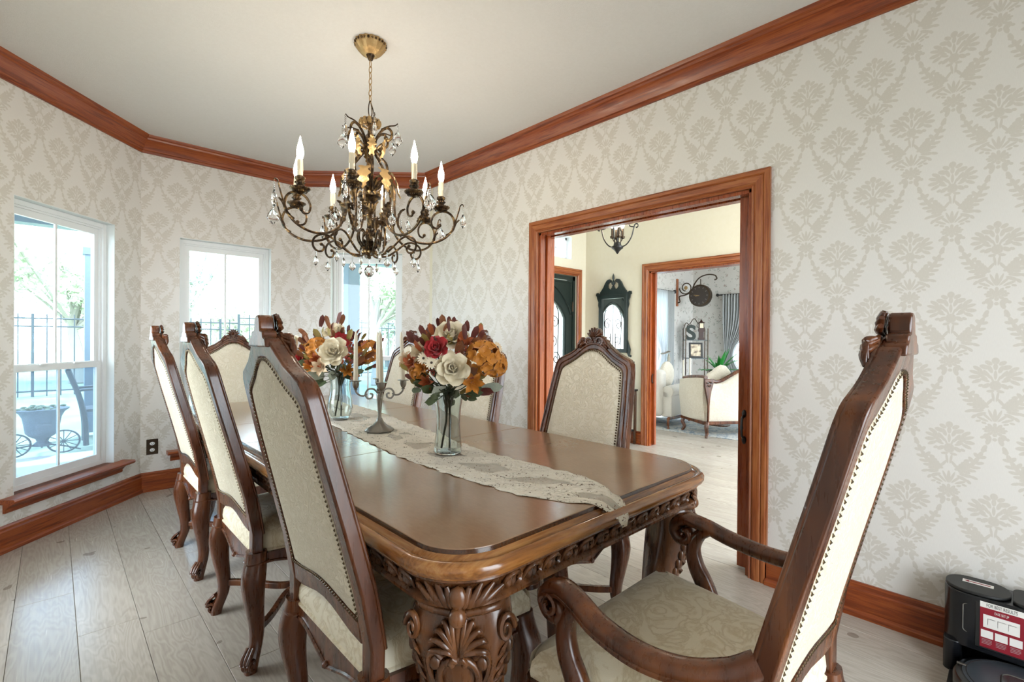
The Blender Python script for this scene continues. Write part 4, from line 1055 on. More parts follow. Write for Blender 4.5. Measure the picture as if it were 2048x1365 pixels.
def bouquet(base, neck, lab, depth0, blooms, seed):
    r = random.Random(seed); root = tag(empty('flower_bouquet', tuple(base)), lab, 'flowers', 'silk flower bouquets in vases')
    Mi = Matrix.Translation(-Vector(base))
    def part(name, me, M, parent=root):
        o = obj(name, None, None, None, mesh=me); o.parent = parent
        o.matrix_local = (Mi @ M) if parent is root else M; return o
    view = -_fw
    for kind, px, py, dd, size, lean in blooms:
        pos = at(px, py, depth0+dd); c0 = at(*blooms_c, depth0)
        d = (view*.75 + (pos-c0).normalized()*lean + Vector((0, 0, .25)))
        d.normalize(); M = aim(pos, d, r.random()*6)
        if kind[0] == 'rose': size *= .74
        if kind[0] == 'rose':
            col = kind[1]; e = empty('rose'); e.parent = root; e.matrix_local = Mi @ M
            pm = pmesh('rose', col, lambda: petal_mesh(1, 1.0, .45, .55))
            k = 0
            for ring, (n, L, tilt, off) in enumerate(((3, .36, 82, .02), (4, .46, 66, .06), (5, .56, 46, .08), (5, .66, 24, .10), (6, .72, 6, .10))):
                for i in range(n):
                    a = 2*PI*i/n+ring*.7+r.uniform(-.12, .12); s = size*L*r.uniform(.92, 1.08)
                    MM = Rz(a) @ T(0, size*off, -size*.05*ring) @ Rx(math.radians(tilt+r.uniform(-6, 6))) @ Sc(s, s, s)
                    part('petal', pm, MM, e); k += 1
            ct = obj('rose_heart', G().ell((0, 0, size*.12), (size*.10, size*.10, size*.16)), FM[col], None); ct.parent = e
        elif kind[0] == 'hydrangea':
            col = kind[1]; e = empty('hydrangea'); e.parent = root; e.matrix_local = Mi @ M
            def floret():
                g = G()
                for i in range(4): g.add(*(lambda q: (q.V, q.F))(petal_mesh(.55, .6, .2, .4)), Rz(i*PI/2) @ T(0, .03, 0) @ Rx(.35))
                return g.ell((0, 0, .03), (.05, .05, .05), n=6, m=4)
            pm = pmesh('floret', col, floret)
            for i in range(26):
                z = 1-1.45*(i+.5)/26; a = i*2.4; q = math.sqrt(max(0, 1-z*z)); dr = Vector((q*math.cos(a), q*math.sin(a), z))
                part('floret', pm, aim(dr*size*.52*Vector((1, 1, .8)).x, dr, a, size*.42), e)
        elif kind[0] == 'lily':
            col = kind[1]
            def lily():
                g = G()
                for i in range(6): g.add(*(lambda q: (q.V, q.F))(petal_mesh(1, .42, .5, 1.1, .05)), Rz(i*PI/3) @ Rx(.55))
                for i in range(5): g.tube([(0, 0, 0), (.08*math.cos(i*1.26), .08*math.sin(i*1.26), .3), (.16*math.cos(i*1.26), .16*math.sin(i*1.26), .5)], .02, 5)
                return g
            part('lily', pmesh('lily', col, lily), M @ Sc(size*.6, size*.6, size*.6))
        elif kind[0] == 'daisy':
            def dz():
                g = G()
                for i in range(14): g.add(*(lambda q: (q.V, q.F))(petal_mesh(.8, .26, .08, .3)), Rz(i*2*PI/14) @ T(0, .14, 0) @ Rx(.12))
                return g
            o = part('daisy', pmesh('daisy', kind[1], dz), M @ Sc(size*.5, size*.5, size*.5))
            x = obj('daisy_centre', G().ell((0, 0, .03), (.2, .2, .12)), FM['dark'] if len(kind) < 3 else FM[kind[2]], None); x.parent = o
        elif kind[0] == 'berry':
            g = G()
            for i in range(12): g.ell((r.uniform(-.5, .5), r.uniform(-.5, .5), r.uniform(-.5, .5)), (.13, .13, .13), n=6, m=4)
            x = obj('berry_spray', g, FM['berry'], None); x.parent = root; x.matrix_local = Mi @ M @ Sc(size, size, size); x['kind'] = 'stuff'
        elif kind[0] == 'leaf':
            def lf():
                g = petal_mesh(1, .42, .15, .35, .04); return g
            tgt = (pos-neck).normalized(); dd2 = (tgt+view*.15).normalized(); x = dd2.cross(view).normalized(); y = dd2; z = x.cross(y)
            part('leaf', pmesh('leaf', kind[1], lf), frame(pos-dd2*size*.5, x, y, z) @ Ry(r.uniform(-.5, .5)) @ Sc(size, size, size))
            if size < .07: continue
        # its stem
        st = G().tube(catmull([pos-d*size*.05, lerp(pos, neck, .45)+Vector((0, 0, -.01)), neck+Vector((r.uniform(-.022, .022), r.uniform(-.022, .022), 0)), lerp(neck, Vector(base), .30)+_r2*r.choice((-.007, .007))], 4), .0016 if kind[0] == 'leaf' else .0024, 5)
        x = obj('stem', st, MAT['stem'], None); x.parent = root; x.matrix_local = Mi
    # small filler leaves, each its own piece
    cx, cy = blooms_c
    for i in range(84):
        a = r.random()*2*PI; q = r.uniform(.35, 1.0); px = cx+math.cos(a)*blooms_r[0]*q; py = cy-math.sin(a)*blooms_r[1]*q; dd = r.uniform(-.10, .12)
        col = r.choice(['burg', 'burg', 'brown', 'olive', 'rust', 'brown'] if py < cy+blooms_r[1]*.45 else ['green', 'green', 'olive', 'brown'])
        pos = at(px, py, depth0+dd); c0 = at(cx, cy+blooms_r[1]*.8, depth0); dr = ((pos-c0).normalized()+Vector((r.uniform(-.4, .4), r.uniform(-.4, .4), r.uniform(-.3, .3)))).normalized()
        s = r.uniform(.036, .064)*(depth0/1.9)**.5; x = dr.cross(view).normalized(); z = x.cross(dr)
        part('leaf', pmesh('leaf', col, lambda: petal_mesh(1, .42, .15, .35, .04)), frame(pos, x, dr, z) @ Ry(r.uniform(-.9, .9)) @ Sc(s, s, s))
    # two thick wrapped stem bundles standing in the vase
    for s in (-1, 1):
        g = G().tube([neck+_r2*.004*s+Vector((0, 0, -.03)), lerp(neck, Vector(base), .5)+_r2*.008*s, Vector(base)+_r2*(.026 if s < 0 else .006)*s+Vector((0, 0, .012))], [.0045, .0045, .004], 7)
        x = obj('stem_bundle', g, MAT['stem'], None); x.parent = root; x.matrix_local = Mi
    return root
d1 = (v1-EYEP).dot(_fw); d2 = (v2-EYEP).dot(_fw)
blooms_c = (905, 730); blooms_r = (92, 78)
bouquet(v1+Vector((0, 0, .006)), v1+Vector((0, 0, .235)), 'silk flower bouquet with amber hydrangea and red rose in the nearer vase', d1, [
    (('rose', 'cream'), 902, 672, -.02, .118, .55), (('rose', 'cream'), 906, 738, -.13, .112, .25), (('rose', 'red'), 872, 697, -.11, .080, .35), (('rose', 'cream'), 842, 705, -.02, .080, .6),
    (('hydrangea', 'orange'), 966, 716, -.07, .105, .5), (('hydrangea', 'orange'), 990, 730, -.03, .075, .6), (('lily', 'rust'), 828, 728, -.06, .080, .7), (('lily', 'orange'), 846, 738, -.08, .066, .4), (('lily', 'orange'), 942, 765, -.08, .100, .5),
    (('daisy', 'cream'), 847, 717, -.11, .052, .3), (('daisy', 'cream'), 863, 726, -.13, .052, .2), (('daisy', 'peach'), 995, 695, .0, .052, .9), (('daisy', 'peach'), 1003, 716, .0, .050, .9),
    (('berry',), 876, 730, -.10, .050, .3), (('berry',), 868, 742, -.09, .035, .3), (('berry',), 925, 705, -.06, .045, .3), (('lily', 'rust'), 930, 690, -.05, .075, .4), (('lily', 'rust'), 858, 765, -.05, .07, .4),
    (('hydrangea', 'orange'), 838, 742, -.02, .06, .6), (('lily', 'peach'), 820, 722, -.03, .08, .8), (('leaf', 'green'), 846, 760, -.02, .09, 0), (('leaf', 'green'), 870, 790, -.10, .08, 0), (('leaf', 'green'), 915, 790, -.10, .08, 0), (('leaf', 'brown'), 945, 745, -.1, .08, 0), (('leaf', 'green'), 856, 778, -.08, .085, 0), (('leaf', 'green'), 862, 800, -.09, .085, 0), (('leaf', 'green'), 842, 770, -.03, .07, 0), (('leaf', 'green'), 950, 785, -.06, .085, 0), (('leaf', 'green'), 930, 795, -.08, .055, 0), (('leaf', 'burg'), 970, 785, -.04, .08, 0),
    (('leaf', 'sage'), 876, 776, -.14, .120, 0), (('leaf', 'brown'), 920, 700, -.07, .09, 0), (('leaf', 'brown'), 950, 690, -.05, .085, 0), (('leaf', 'burg'), 950, 665, .0, .06, 0), (('leaf', 'burg'), 845, 662, .0, .055, 0), (('leaf', 'rust'), 862, 658, 0, .05, 0), (('leaf', 'burg'), 876, 645, .02, .04, 0), (('leaf', 'burg'), 898, 642, .02, .04, 0), (('leaf', 'burg'), 908, 643, .02, .04, 0), (('leaf', 'olive'), 852, 682, -.04, .07, 0), (('leaf', 'sage'), 985, 775, -.02, .09, 0), (('leaf', 'burg'), 962, 670, 0, .05, 0)], 11)
blooms_c = (665, 708); blooms_r = (88, 62)
bouquet(v2+Vector((0, 0, .006)), v2+Vector((0, 0, .245)), 'silk flower bouquet of cream roses in the farther vase', d2, [
    (('rose', 'cream'), 668, 704, -.16, .130, .2), (('rose', 'cream'), 670, 664, .0, .105, .7), (('rose', 'red'), 680, 682, -.06, .085, .5), (('rose', 'cream'), 588, 692, -.02, .10, .8),
    (('hydrangea', 'orange'), 636, 698, -.06, .10, .4), (('hydrangea', 'orange'), 737, 703, .02, .10, .7), (('lily', 'rust'), 640, 722, -.1, .10, .4), (('rose', 'red'), 598, 718, -.03, .07, .6), (('lily', 'peach'), 645, 735, -.12, .11, .3),
    (('lily', 'orange'), 695, 740, -.06, .09, .4), (('berry',), 697, 712, -.08, .07, .3), (('berry',), 700, 690, -.04, .06, .3), (('daisy', 'cream'), 612, 735, -.05, .06, .6), (('lily', 'orange'), 612, 700, -.02, .07, .6),
    (('lily', 'orange'), 622, 735, -.08, .08, .5), (('leaf', 'green'), 612, 728, -.05, .09, 0), (('leaf', 'green'), 600, 748, -.04, .09, 0), (('leaf', 'green'), 668, 748, -.1, .09, 0), (('leaf', 'burg'), 612, 680, 0, .06, 0), (('leaf', 'burg'), 632, 672, 0, .05, 0), (('leaf', 'burg'), 698, 660, 0, .06, 0), (('leaf', 'burg'), 705, 672, 0, .06, 0), (('leaf', 'green'), 690, 735, -.08, .09, 0), (('leaf', 'green'), 630, 765, -.06, .09, 0), (('leaf', 'green'), 640, 770, -.02, .07, 0), (('leaf', 'green'), 700, 755, -.02, .08, 0), (('leaf', 'sage'), 628, 752, -.12, .12, 0), (('leaf', 'sage'), 662, 752, -.13, .11, 0), (('leaf', 'olive'), 620, 715, -.06, .08, 0), (('leaf', 'burg'), 720, 690, 0, .07, 0)], 12)
# ---------------- candle holders and tapers
MAT['silver'] = plain('tarnished_silver', '#8f8c86', .28, .95, .15, 60); MAT['taper'] = plain('taper_wax', '#ece2cc', .45)
def candelabra(loc, rz, lab, tags, taps):
    c = tag(empty('candelabra', tuple(loc), rz), lab, 'candle holder', 'silver candelabras on the runner')
    obj('base', G().lathe([(.064, 0), (.066, .004), (.062, .010), (.050, .018), (.030, .030), (.018, .044), (.012, .058), (.012, .062)], 24, flute=8, fa=.05), MAT['silver'], c)
    obj('stem', G().lathe([(.010, .058), (.008, .075), (.010, .11), (.014, .15), (.0165, .175), (.012, .182), (.018, .186), (.012, .192), (.016, .2), (.010, .206), (.004, .212)], 16), MAT['silver'], c)
    for k in range(4):
        R = Rz(k*PI/2); g = G()
        P = catmull([(.010, 0, .182), (.028, 0, .200), (.052, 0, .200), (.066, 0, .178), (.054, 0, .156), (.036, 0, .160), (.034, 0, .176), (.046, 0, .180)], 5); g.tube(P, .0044, 6)
        P = catmull([(.058, 0, .178), (.072, 0, .170), (.090, 0, .172), (.106, 0, .186), (.110, 0, .200)], 5); g.tube(P, .0044, 6)
        a = obj('arm', g, MAT['silver'], c); a.matrix_local = R
        u = obj('candle_cup', G().lathe([(.004, .196), (.010, .199), (.006, .204), (.011, .210), (.015, .222), (.0155, .238), (.027, .2395), (.028, .242), (.0125, .2425), (.011, .236)], 16), MAT['silver'], a); u.matrix_local = T(.110, 0, 0)
        if tags[k]:
            tp = obj('taper_candle', G().lathe([(.0105, 0), (.0108, .02), (.0098, .12), (.0078, .215), (.0045, .232), (.0012, .240)], 12), MAT['taper'])
            tilt = taps[k]; p = Vector(loc)+Rz(rz) @ (R @ Vector((.110, 0, .237)))
            tp.matrix_world = T(*p) @ Matrix.Rotation(tilt, 4, Vector(_fw)); tag(tp, tags[k], 'candle', 'ivory taper candles')
    return c
cz = onz(759, 862, RZ)
# arms: left/right across the view, one towards and one away from the viewer
rzc = math.atan2(-cz.x, cz.y)
candelabra((cz.x, cz.y, RZ), rzc+.06, 'silver four-arm candelabra between the two vases', ['ivory taper candle, rightmost of the silver candelabra', 'ivory taper candle on the rear arm of the near candelabra', 'ivory taper candle, leftmost of the near silver candelabra', 'ivory taper candle on the arm of the candelabra nearest the camera'], [-.05, -.02, .0, -.03])
c2 = onz(611, 806, RZ); c2 = Vector((1.245, 3.22, RZ)) if False else c2
candelabra((c2.x, c2.y, RZ), rzc+.2, 'second silver candelabra hidden behind the farther bouquet', ['ivory taper candle behind the farther bouquet, right of its pair', 'ivory taper candle on the rear arm behind the farther bouquet', 'ivory taper candle left of the farther bouquet behind the chair top', 'ivory taper candle on the front arm behind the farther bouquet'], [0, 0, .02, 0])
# ================================================================== FOYER
FX0, FX, FY, FH = XR+.15, 4.95, 3.84, 3.3
wfoy, MFx, LFx = wall('wall_foyer_right', (FX, -.6), (FX, FY), FH, [(1.46+.6, 2.925+.6, -1, 2.0)], MAT['cream'], .13)
wfd, MFd, LFd = wall('wall_foyer_door', (FX, FY), (FX0-.15, FY), FH, [(FX-4.765, FX-3.765, -1, 2.005), (FX-4.665, FX-3.865, 2.205, 2.485)], MAT['cream'], .16)
# the foyer side of the dining-room wall rises above the dining ceiling
struct(obj('wall_foyer_left', G().span((FX0-.12, -.6, CE+.1), (FX0, FY, FH)), MAT['cream'], smooth=False))
struct(obj('ceiling_foyer', G().span((FX0-.12, -.6, FH), (FX+.13, FY+.16, FH+.1)), MAT['ceil'], smooth=False))
casing(MFx, 1.46+.6, 2.925+.6, 2.0, 40, MAT['casing'])
jj = G(); a0, a1 = 1.46+.6, 2.925+.6
jj.span((a0, -.13, 0), (a0+.018, 0, 2.0)).span((a1-.018, -.13, 0), (a1, 0, 2.0)).span((a0, -.13, 1.982), (a1, 0, 2.0))
struct(obj('trim_43', jj, MAT['door'], smooth=False, M=MFx))
s3 = struct(empty('door_3', M=MFx @ T(a1, -.065, 0)), 'edge of a reddish pocket door in the far cased opening', 'door')
obj('door_slab', G().span((-.05, -.018, .012), (.4, .018, 1.98)), MAT['door'], s3)
obj('door_handle', G().tube(catmull([(-.03, .018, .72), (-.03, .04, .74), (-.03, .04, .80), (-.03, .018, .82)], 5), .006, 6), MAT['black'], s3)
molding('baseboard_foyer', MFx, 3.013+.6, LFx, base, MAT['trim'])
molding('baseboard_foyer_door', MFd, 0, FX-4.853, base, MAT['trim'])
# ---------------- front door
MD = MFd @ T(FX-4.765, 0, 0)          # local x runs to the left (towards -X), y into the foyer
casing(MD, 0, 1.0, 2.005, 44, MAT['casing'])
MAT['dgreen'] = plain('dark_green_door', '#1d2a26', .35, .2)
MAT['frost'] = pane_mat('door_glass', tint='#ffffff', haze=.35)
fd = struct(empty('door_4', M=MD @ T(0, -.04, 0)), 'dark green arched front door with wrought iron scrollwork over glass', 'door')
W = 1.0
fr = G().span((0, -.08, 0), (.05, .02, 2.0)).span((W-.05, -.08, 0), (W, .02, 2.0)).span((0, -.08, 1.95), (W, .02, 2.0))
obj('door_frame', fr, MAT['dgreen'], fd, smooth=False)
def arch(x0, x1, zs, rise, n=16): return [(x0+(x1-x0)*k/n, zs+rise*math.sin(PI*k/n)**.8) for k in range(n+1)]
# slab with arched light
xo0, xo1, xi0, xi1 = .06, .94, .20, .80
A = [(xo0, .02), (xo1, .02)]+[(xo1, 1.94)]+[(xo1-(xo1-xo0)*k/16, 1.94) for k in range(1, 16)]+[(xo0, 1.94)]
ain = arch(xi1, xi0, 1.48, .22)
B = [(xi0, .30), (xi1, .30)]+ain
ff = lambda a, b, h: Vector((a, h, b))
obj('door_leaf', G().band(A, B, -.025, .015, ff), MAT['dgreen'], fd, smooth=False)
ar = arch(xo0+.02, xo1-.02, 1.52, .36); dm = G()
dm.tube([Vector((p[0], .02, p[1])) for p in ar], .012, 6); dm.tube([Vector((p[0], .018, p[1])) for p in arch(xi0-.03, xi1+.03, 1.48, .25)], .010, 6)
for s in (xo0+.03, xo1-.03): dm.tube([(s, .018, 1.53), (s, .018, 1.92), (.5+(s-.5)*.15, .018, 1.92)], .010, 6)
for s in (xi0-.03, xi1+.03): dm.tube([(s, .018, .28), (s, .018, 1.48)], .010, 6)
obj('door_molding', dm, MAT['dgreen'], fd)
gp = [(xi0, .30), (xi1, .30)]+ain
obj('pane', G().ext(gp, -.012, -.006, Matrix(((1, 0, 0, 0), (0, 0, 1, 0), (0, 1, 0, 0), (0, 0, 0, 1)))), MAT['frost'], fd, smooth=False)
ir = G()
def spiral(cx, cz, r, turns, a0, sg=1, y=.004, n=26):
    return [Vector((cx+r*(1-.85*k/n)*math.cos(a0+sg*turns*2*PI*k/n), y, cz+r*(1-.85*k/n)*math.sin(a0+sg*turns*2*PI*k/n))) for k in range(n+1)]
for sx in (-1, 1):
    for (cx, cz, r, t, a0, sg) in ((.13, 1.42, .085, 1.3, 2.6, -1), (.10, 1.20, .075, 1.3, -1.2, 1), (.16, .98, .08, 1.3, 2.0, -1), (.11, .74, .08, 1.3, -1.5, 1), (.16, .50, .075, 1.2, 1.8, -1)):
        ir.tube(spiral(.5+sx*cx, cz, r, t, a0 if sx > 0 else PI-a0, sg*sx), .006, 6)
    ir.tube(catmull([(.5+sx*.20, .004, .31), (.5+sx*.205, .004, .7), (.5+sx*.19, .004, 1.1), (.5+sx*.205, .004, 1.5), (.5+sx*.16, .004, 1.62)], 6), .006, 6)
    ir.tube([(.5+sx*.06, .004, .31), (.5+sx*.06, .004, 1.30)], .006, 6)
ir.tube([(.5, .004, .31), (.5, .004, 1.69)], .006, 6)
obj('scrollwork', ir, MAT['black'], fd)
for z in (.35, 1.0, 1.62): obj('hinge', G().tube([(.055, .024, z-.06), (.055, .024, z+.06)], .010, 8), MAT['iron'], fd)
# clerestory above the door
cw = struct(empty('window_4', M=MFd @ T(FX-4.265, -.10, 2.205)), 'small white transom window above the front door', 'window')
g = G(); hw, hh = .40, .28
g.span((-hw, -.03, 0), (-hw+.03, .02, hh)).span((hw-.03, -.03, 0), (hw, .02, hh)).span((-hw, -.03, 0), (hw, .02, .03)).span((-hw, -.03, hh-.03), (hw, .02, hh)); obj('window_frame', g, MAT['white'], cw, smooth=False)
g = G().span((-hw, .01, 0), (-hw+.004, .10, hh)).span((hw-.004, .01, 0), (hw, .10, hh)).span((-hw, .01, 0), (hw, .10, .004)).span((-hw, .01, hh-.004), (hw, .10, hh)); obj('reveal', g, MAT['white'], cw, smooth=False)
for k in range(3): obj('muntin', G().span((-.2+.2*k-.006, -.012, .03), (-.2+.2*k+.006, .008, hh-.03)), MAT['white'], cw, smooth=False)
obj('muntin', G().span((-hw, -.012, hh/2-.006), (hw, .008, hh/2+.006)), MAT['white'], cw, smooth=False)
obj('pane', G().span((-hw+.03, -.004, .03), (hw-.03, -.001, hh-.03)), MAT['pane'], cw, smooth=False)
# ---------------- mirror on the foyer wall
MM = frame((FX, 3.405, 1.06), (0, -1, 0), (-1, 0, 0), (0, 0, 1)) # local x to the right in view, y out of the wall
MM = Matrix(((0, -1, 0, FX), (-1, 0, 0, 3.405), (0, 0, 1, 1.06), (0, 0, 0, 1)))
mi = tag(empty('wall_mirror', M=MM), 'dark green framed mirror with broken pediment on the foyer wall', 'mirror')
MAT['mgreen'] = plain('mirror_frame_green', '#1f2d2c', .35); tm = NT('mirror_silver'); tm.set(Base_Color='#f2f6f6', Metallic=1.0, Roughness=.02); MAT['mirror'] = tm.m
SW = Matrix(((1, 0, 0, 0), (0, 0, 1, 0), (0, 1, 0, 0), (0, 0, 0, 1)))
hw = .205
obj('frame', G().band([(-hw, 0), (hw, 0), (hw, .70), (-hw, .70)], [(-hw+.045, .045), (hw-.045, .045), (hw-.045, .655), (-hw+.045, .655)], .002, .035, ff), MAT['mgreen'], mi, bevel=.004)
obj('mirror_glass', G().span((-hw+.04, .004, .04), (hw-.04, .012, .66)), MAT['mirror'], mi, smooth=False)
pedi = [(-hw, .70), (hw, .70), (hw-.02, .745), (.17, .76), (.14, .80), (.115, .85), (.085, .885), (.05, .892), (.028, .875), (.035, .852), (.055, .85), (.075, .83), (.078, .80), (.06, .775), (.03, .765), (.02, .79), (-.02, .79), (-.03, .765), (-.06, .775), (-.078, .80), (-.075, .83), (-.055, .85), (-.035, .852), (-.028, .875), (-.05, .892), (-.085, .885), (-.115, .85), (-.14, .80), (-.17, .76), (-hw+.02, .745)]
obj('pediment', G().ext(pedi, .004, .03, SW), MAT['mgreen'], mi, bevel=.003)
obj('finial', G().lathe([(.012, .785), (.02, .80), (.008, .812), (.022, .83), (.026, .85), (.010, .868), (.006, .88), (.014, .90), (.012, .93), (.002, .96)], 12, T(0, .02, 0)), MAT['mgreen'], mi)
for s in (-1, 1):
    ear = [(s*hw, .52), (s*hw, .72), (s*(hw+.02), .735), (s*(hw+.045), .73), (s*(hw+.05), .70), (s*(hw+.035), .69), (s*(hw+.03), .66), (s*(hw+.012), .62), (s*(hw+.016), .58)]
    obj('ear', G().ext(ear, .006, .024, SW), MAT['mgreen'], mi)
    ear = [(s*hw, .16), (s*hw, -.01), (s*(hw+.02), -.045), (s*(hw+.045), -.05), (s*(hw+.05), -.03), (s*(hw+.03), -.02), (s*(hw+.04), .04), (s*(hw+.02), .10)]
    obj('ear', G().ext(ear, .006, .024, SW), MAT['mgreen'], mi)
# ---------------- foyer lantern
lp = at(1235, 470, 4.15); LT = tag(empty('foyer_chandelier', (lp.x, lp.y, FH)), 'small black candle chandelier seen through the doorway', 'chandelier')
def zl(g): g.V = [(v[0], v[1], v[2]) for v in g.V]; return g
zt = lp.z-FH; D2 = T(0, 0, zt)
obj('rod', G().tube([(0, 0, 0), (0, 0, zt-.12)], .007, 8), MAT['black'], LT)
obj('hub', G().lathe([(.003, -.165), (.012, -.155), (.016, -.145), (.03, -.130), (.05, -.115), (.05, -.10), (.035, -.095), (.03, -.07), (.012, -.06)], 16, D2), MAT['black'], LT)
obj('canopy', G().lathe([(.06, -.0), (.06, -.012), (.02, -.04)], 20), MAT['black'], LT)
for k in range(4):
    R = Rz(k*PI/2+.35)
    a = obj('arm', G().tube(catmull([(.02, 0, -.11), (.075, 0, -.09), (.118, 0, -.03), (.138, 0, .045), (.148, 0, .075), (.168, 0, .078), (.172, 0, .055), (.156, 0, .048)], 5), .0055, 7), MAT['black'], LT); a.matrix_local = D2 @ R
    a2 = G().tube(catmull([(.143, 0, .055), (.10, 0, .07), (.085, 0, .13), (.07, 0, .22), (.02, 0, .34)], 5), .0055, 7); x = obj('upper_brace', a2, MAT['black'], a)
    b = obj('candle', G().tube(catmull([(.012, 0, -.09), (.04, 0, -.04), (.045, 0, -.03)], 5), .004, 6).lathe([(.004, -.035), (.018, -.03), (.02, -.015), (.010, -.01), (.010, .055)], 12, T(.045, 0, 0)), MAT['iron'], LT); b.matrix_local = D2 @ R @ Rz(.5)
    obj('bulb', G().lathe([(.005, .055), (.013, .07), (.014, .085), (.006, .115), (.001, .13)], 10, T(.045, 0, 0)), MAT['bulb'], b)
# ---------------- console and bottle
cs = tag(empty('console_table', (FX-.14, 3.28, 0)), 'slim dark console table on the foyer wall beside the doorway', 'table')
obj('console_top', G().box((0, 0, .63), (.24, .46, .022)), MAT['black'], cs, bevel=.003)
for x in (-.10, .10):
    for y in (-.205, .205): obj('leg', G().box((x, y, .31), (.026, .026, .62)), MAT['inlay'], cs, bevel=.002)
obj('lower_shelf', G().box((0, 0, .16), (.20, .40, .018)), MAT['black'], cs, bevel=.002)
obj('rail', G().box((0, -.205, .595), (.2, .016, .045)).box((0, .205, .595), (.2, .016, .045)), MAT['inlay'], cs)
bp = ony(1272, 735, 3.12); bt = tag(empty('wine_bottle'), 'dark bottle tilted in a holder on the console table', 'bottle')
ax = (at(1281, 702, 5.3)-at(1266, 752, 5.3)).normalized(); b0 = Vector((FX-.14, 3.14, .66))
bt.matrix_world = aim(b0, ax)
obj('body', G().lathe([(.004, 0), (.036, .003), (.038, .01), (.038, .17), (.030, .20), (.015, .225), (.0135, .30), (.016, .302), (.016, .315), (.004, .316)], 18), plain('bottle_glass', '#0d1417', .12), bt)
obj('neck_foil', G().lathe([(.0145, .245), (.0145, .30), (.0168, .302), (.0168, .317), (.004, .3175)], 16), MAT['black'], bt)
obj('label', G().lathe([(.0385, .06), (.0385, .13)], 18, cap=False), MAT['whitep'] if 'whitep' in MAT else MAT['white'], bt)
hd = G().tube([(b0.x, b0.y, .642), (b0.x, b0.y, .66)], .03, 12); h = obj('bottle_holder', hd, MAT['iron']); tag(h, 'small iron holder under the tilted bottle', 'holder')

# ================================================================== LIVING ROOM BEYOND
LX, LY = 8.75, 4.25
wall('wall_living_far', (LX, 0.2), (LX, LY), CE, [(2.55-.2, 3.55-.2, .55, 2.0)], MAT['floral'], .12)
wall('wall_living_side', (LX, LY), (FX+.13, LY), CE, [(LX-7.62, LX-6.85, .5, 2.05)], MAT['floral'], .12)
wall('wall_living_near', (FX+.13, .2), (LX, .2), CE, [(.5, 3.4, .2, 2.5)], MAT['floral'], .12)  # unseen wall added to shade the settee, its opening sized for brightness
struct(obj('ceiling_living', G().span((FX+.13, .2, CE), (LX, LY, CE+.1)), MAT['ceil'], smooth=False))
ML1, LL1 = wall_frame((LX, .2), (LX, LY)); ML2, LL2 = wall_frame((LX, LY), (FX+.13, LY))
molding('trim_50', ML1 @ T(0, 0, CE), 0, LL1, crown, MAT['trim'], 0, -1); molding('trim_51', ML2 @ T(0, 0, CE), 0, LL2, crown, MAT['trim'], 1, 0)
molding('baseboard_living', ML2, 0, LL2, base, MAT['trim'])
for n, M, x0, x1, z0, z1, lab in ((5, ML1, 2.35, 3.35, .55, 2.0, 'living room window behind grey curtains'), (6, ML2, LX-7.62, LX-6.85, .5, 2.05, 'living room window beside the white sheer curtain')):
    e = struct(empty('window_%d' % n, M=M @ T(x0, -.07, z0)), lab, 'window'); w, h = x1-x0, z1-z0; f = G()
    for a in (0, w-.04): f.span((a, -.02, 0), (a+.04, .02, h))
    f.span((0, -.02, 0), (w, .02, .04)).span((0, -.02, h-.04), (w, .02, h)).span((0, -.02, h*.45), (w, .02, h*.45+.03)).span((w/2-.008, -.01, 0), (w/2+.008, .01, h))
    obj('window_frame', f, MAT['white'], e, smooth=False)
    obj('pane', G().span((.04, -.002, .04), (w-.04, .002, h-.04)), MAT['pane'], e, smooth=False)
# curtains: folded cloth hung from a rod, gathered at the tie
def curtain(p0, p1, ztop, zbot, tie, lab, mat, fold=11, pull=None):
    p0 = Vector(p0); p1 = Vector(p1); d = (p1-p0); L = d.length; d.normalize(); nr = Vector((d.y, -d.x, 0)); rows = []; m = 60
    for k in range(25):
        z = lerp(ztop, zbot, k/24); f = 1.0; c = 0
        if tie:
            q = math.exp(-((z-tie[0])/.42)**2); f = 1-.72*q; c = tie[1]*q
        rows.append([p0+d*(L*(.5+c+(u-.5)*f))+nr*(.028*math.sin(u*fold*2*PI)*(.5+.5*f)+.01)+Vector((0, 0, z)) for u in [i/m for i in range(m+1)]])
    V = [v for r in rows for v in r]; F = [(k*(m+1)+i, k*(m+1)+i+1, (k+1)*(m+1)+i+1, (k+1)*(m+1)+i) for k in range(24) for i in range(m)]
    o = obj('curtain', G().add(V, F), mat, ang=80); sd = o.modifiers.new('t', 'SOLIDIFY'); sd.thickness = .003
    return tag(o, lab, 'curtain', 'living room curtains')
gc = NT('grey_curtain'); gc.set(Base_Color='#a9adae', Roughness=.9); gc.set(Sheen_Weight=.3); MAT['gcurt'] = gc.m
sh = NT('sheer_curtain'); tr = sh.node('ShaderNodeBsdfTranslucent'); tr.inputs[0].default_value = (.9, .93, .97, 1); mx = sh.node('ShaderNodeMixShader'); mx.inputs[0].default_value = .55
sh.set(Base_Color='#eef1f4', Roughness=.9); sh.link(sh.b.outputs[0], mx.inputs[1]); sh.link(tr.outputs[0], mx.inputs[2]); sh.link(mx.outputs[0], sh.out.inputs[0]); MAT['sheer'] = sh.m
cx = LX-.06
curtain((cx, 3.66, 0), (cx, 3.12, 0), 2.03, .05, (.95, -.28), 'grey curtain left of the living room window, pulled aside', MAT['gcurt'])
curtain((cx, 3.05, 0), (cx, 2.42, 0), 2.03, .05, (.95, .30), 'grey curtain right of the living room window', MAT['gcurt'])
curtain((7.00, LY-.08, 0), (7.62, LY-.08, 0), 2.06, .05, (.98, .30), 'white sheer curtain gathered by a tassel tie', MAT['sheer'])
curtain((7.64, LY-.07, 0), (7.86, LY-.07, 0), 2.06, .05, None, 'grey drape hanging straight beside the sheer curtain', MAT['gcurt'], 6)
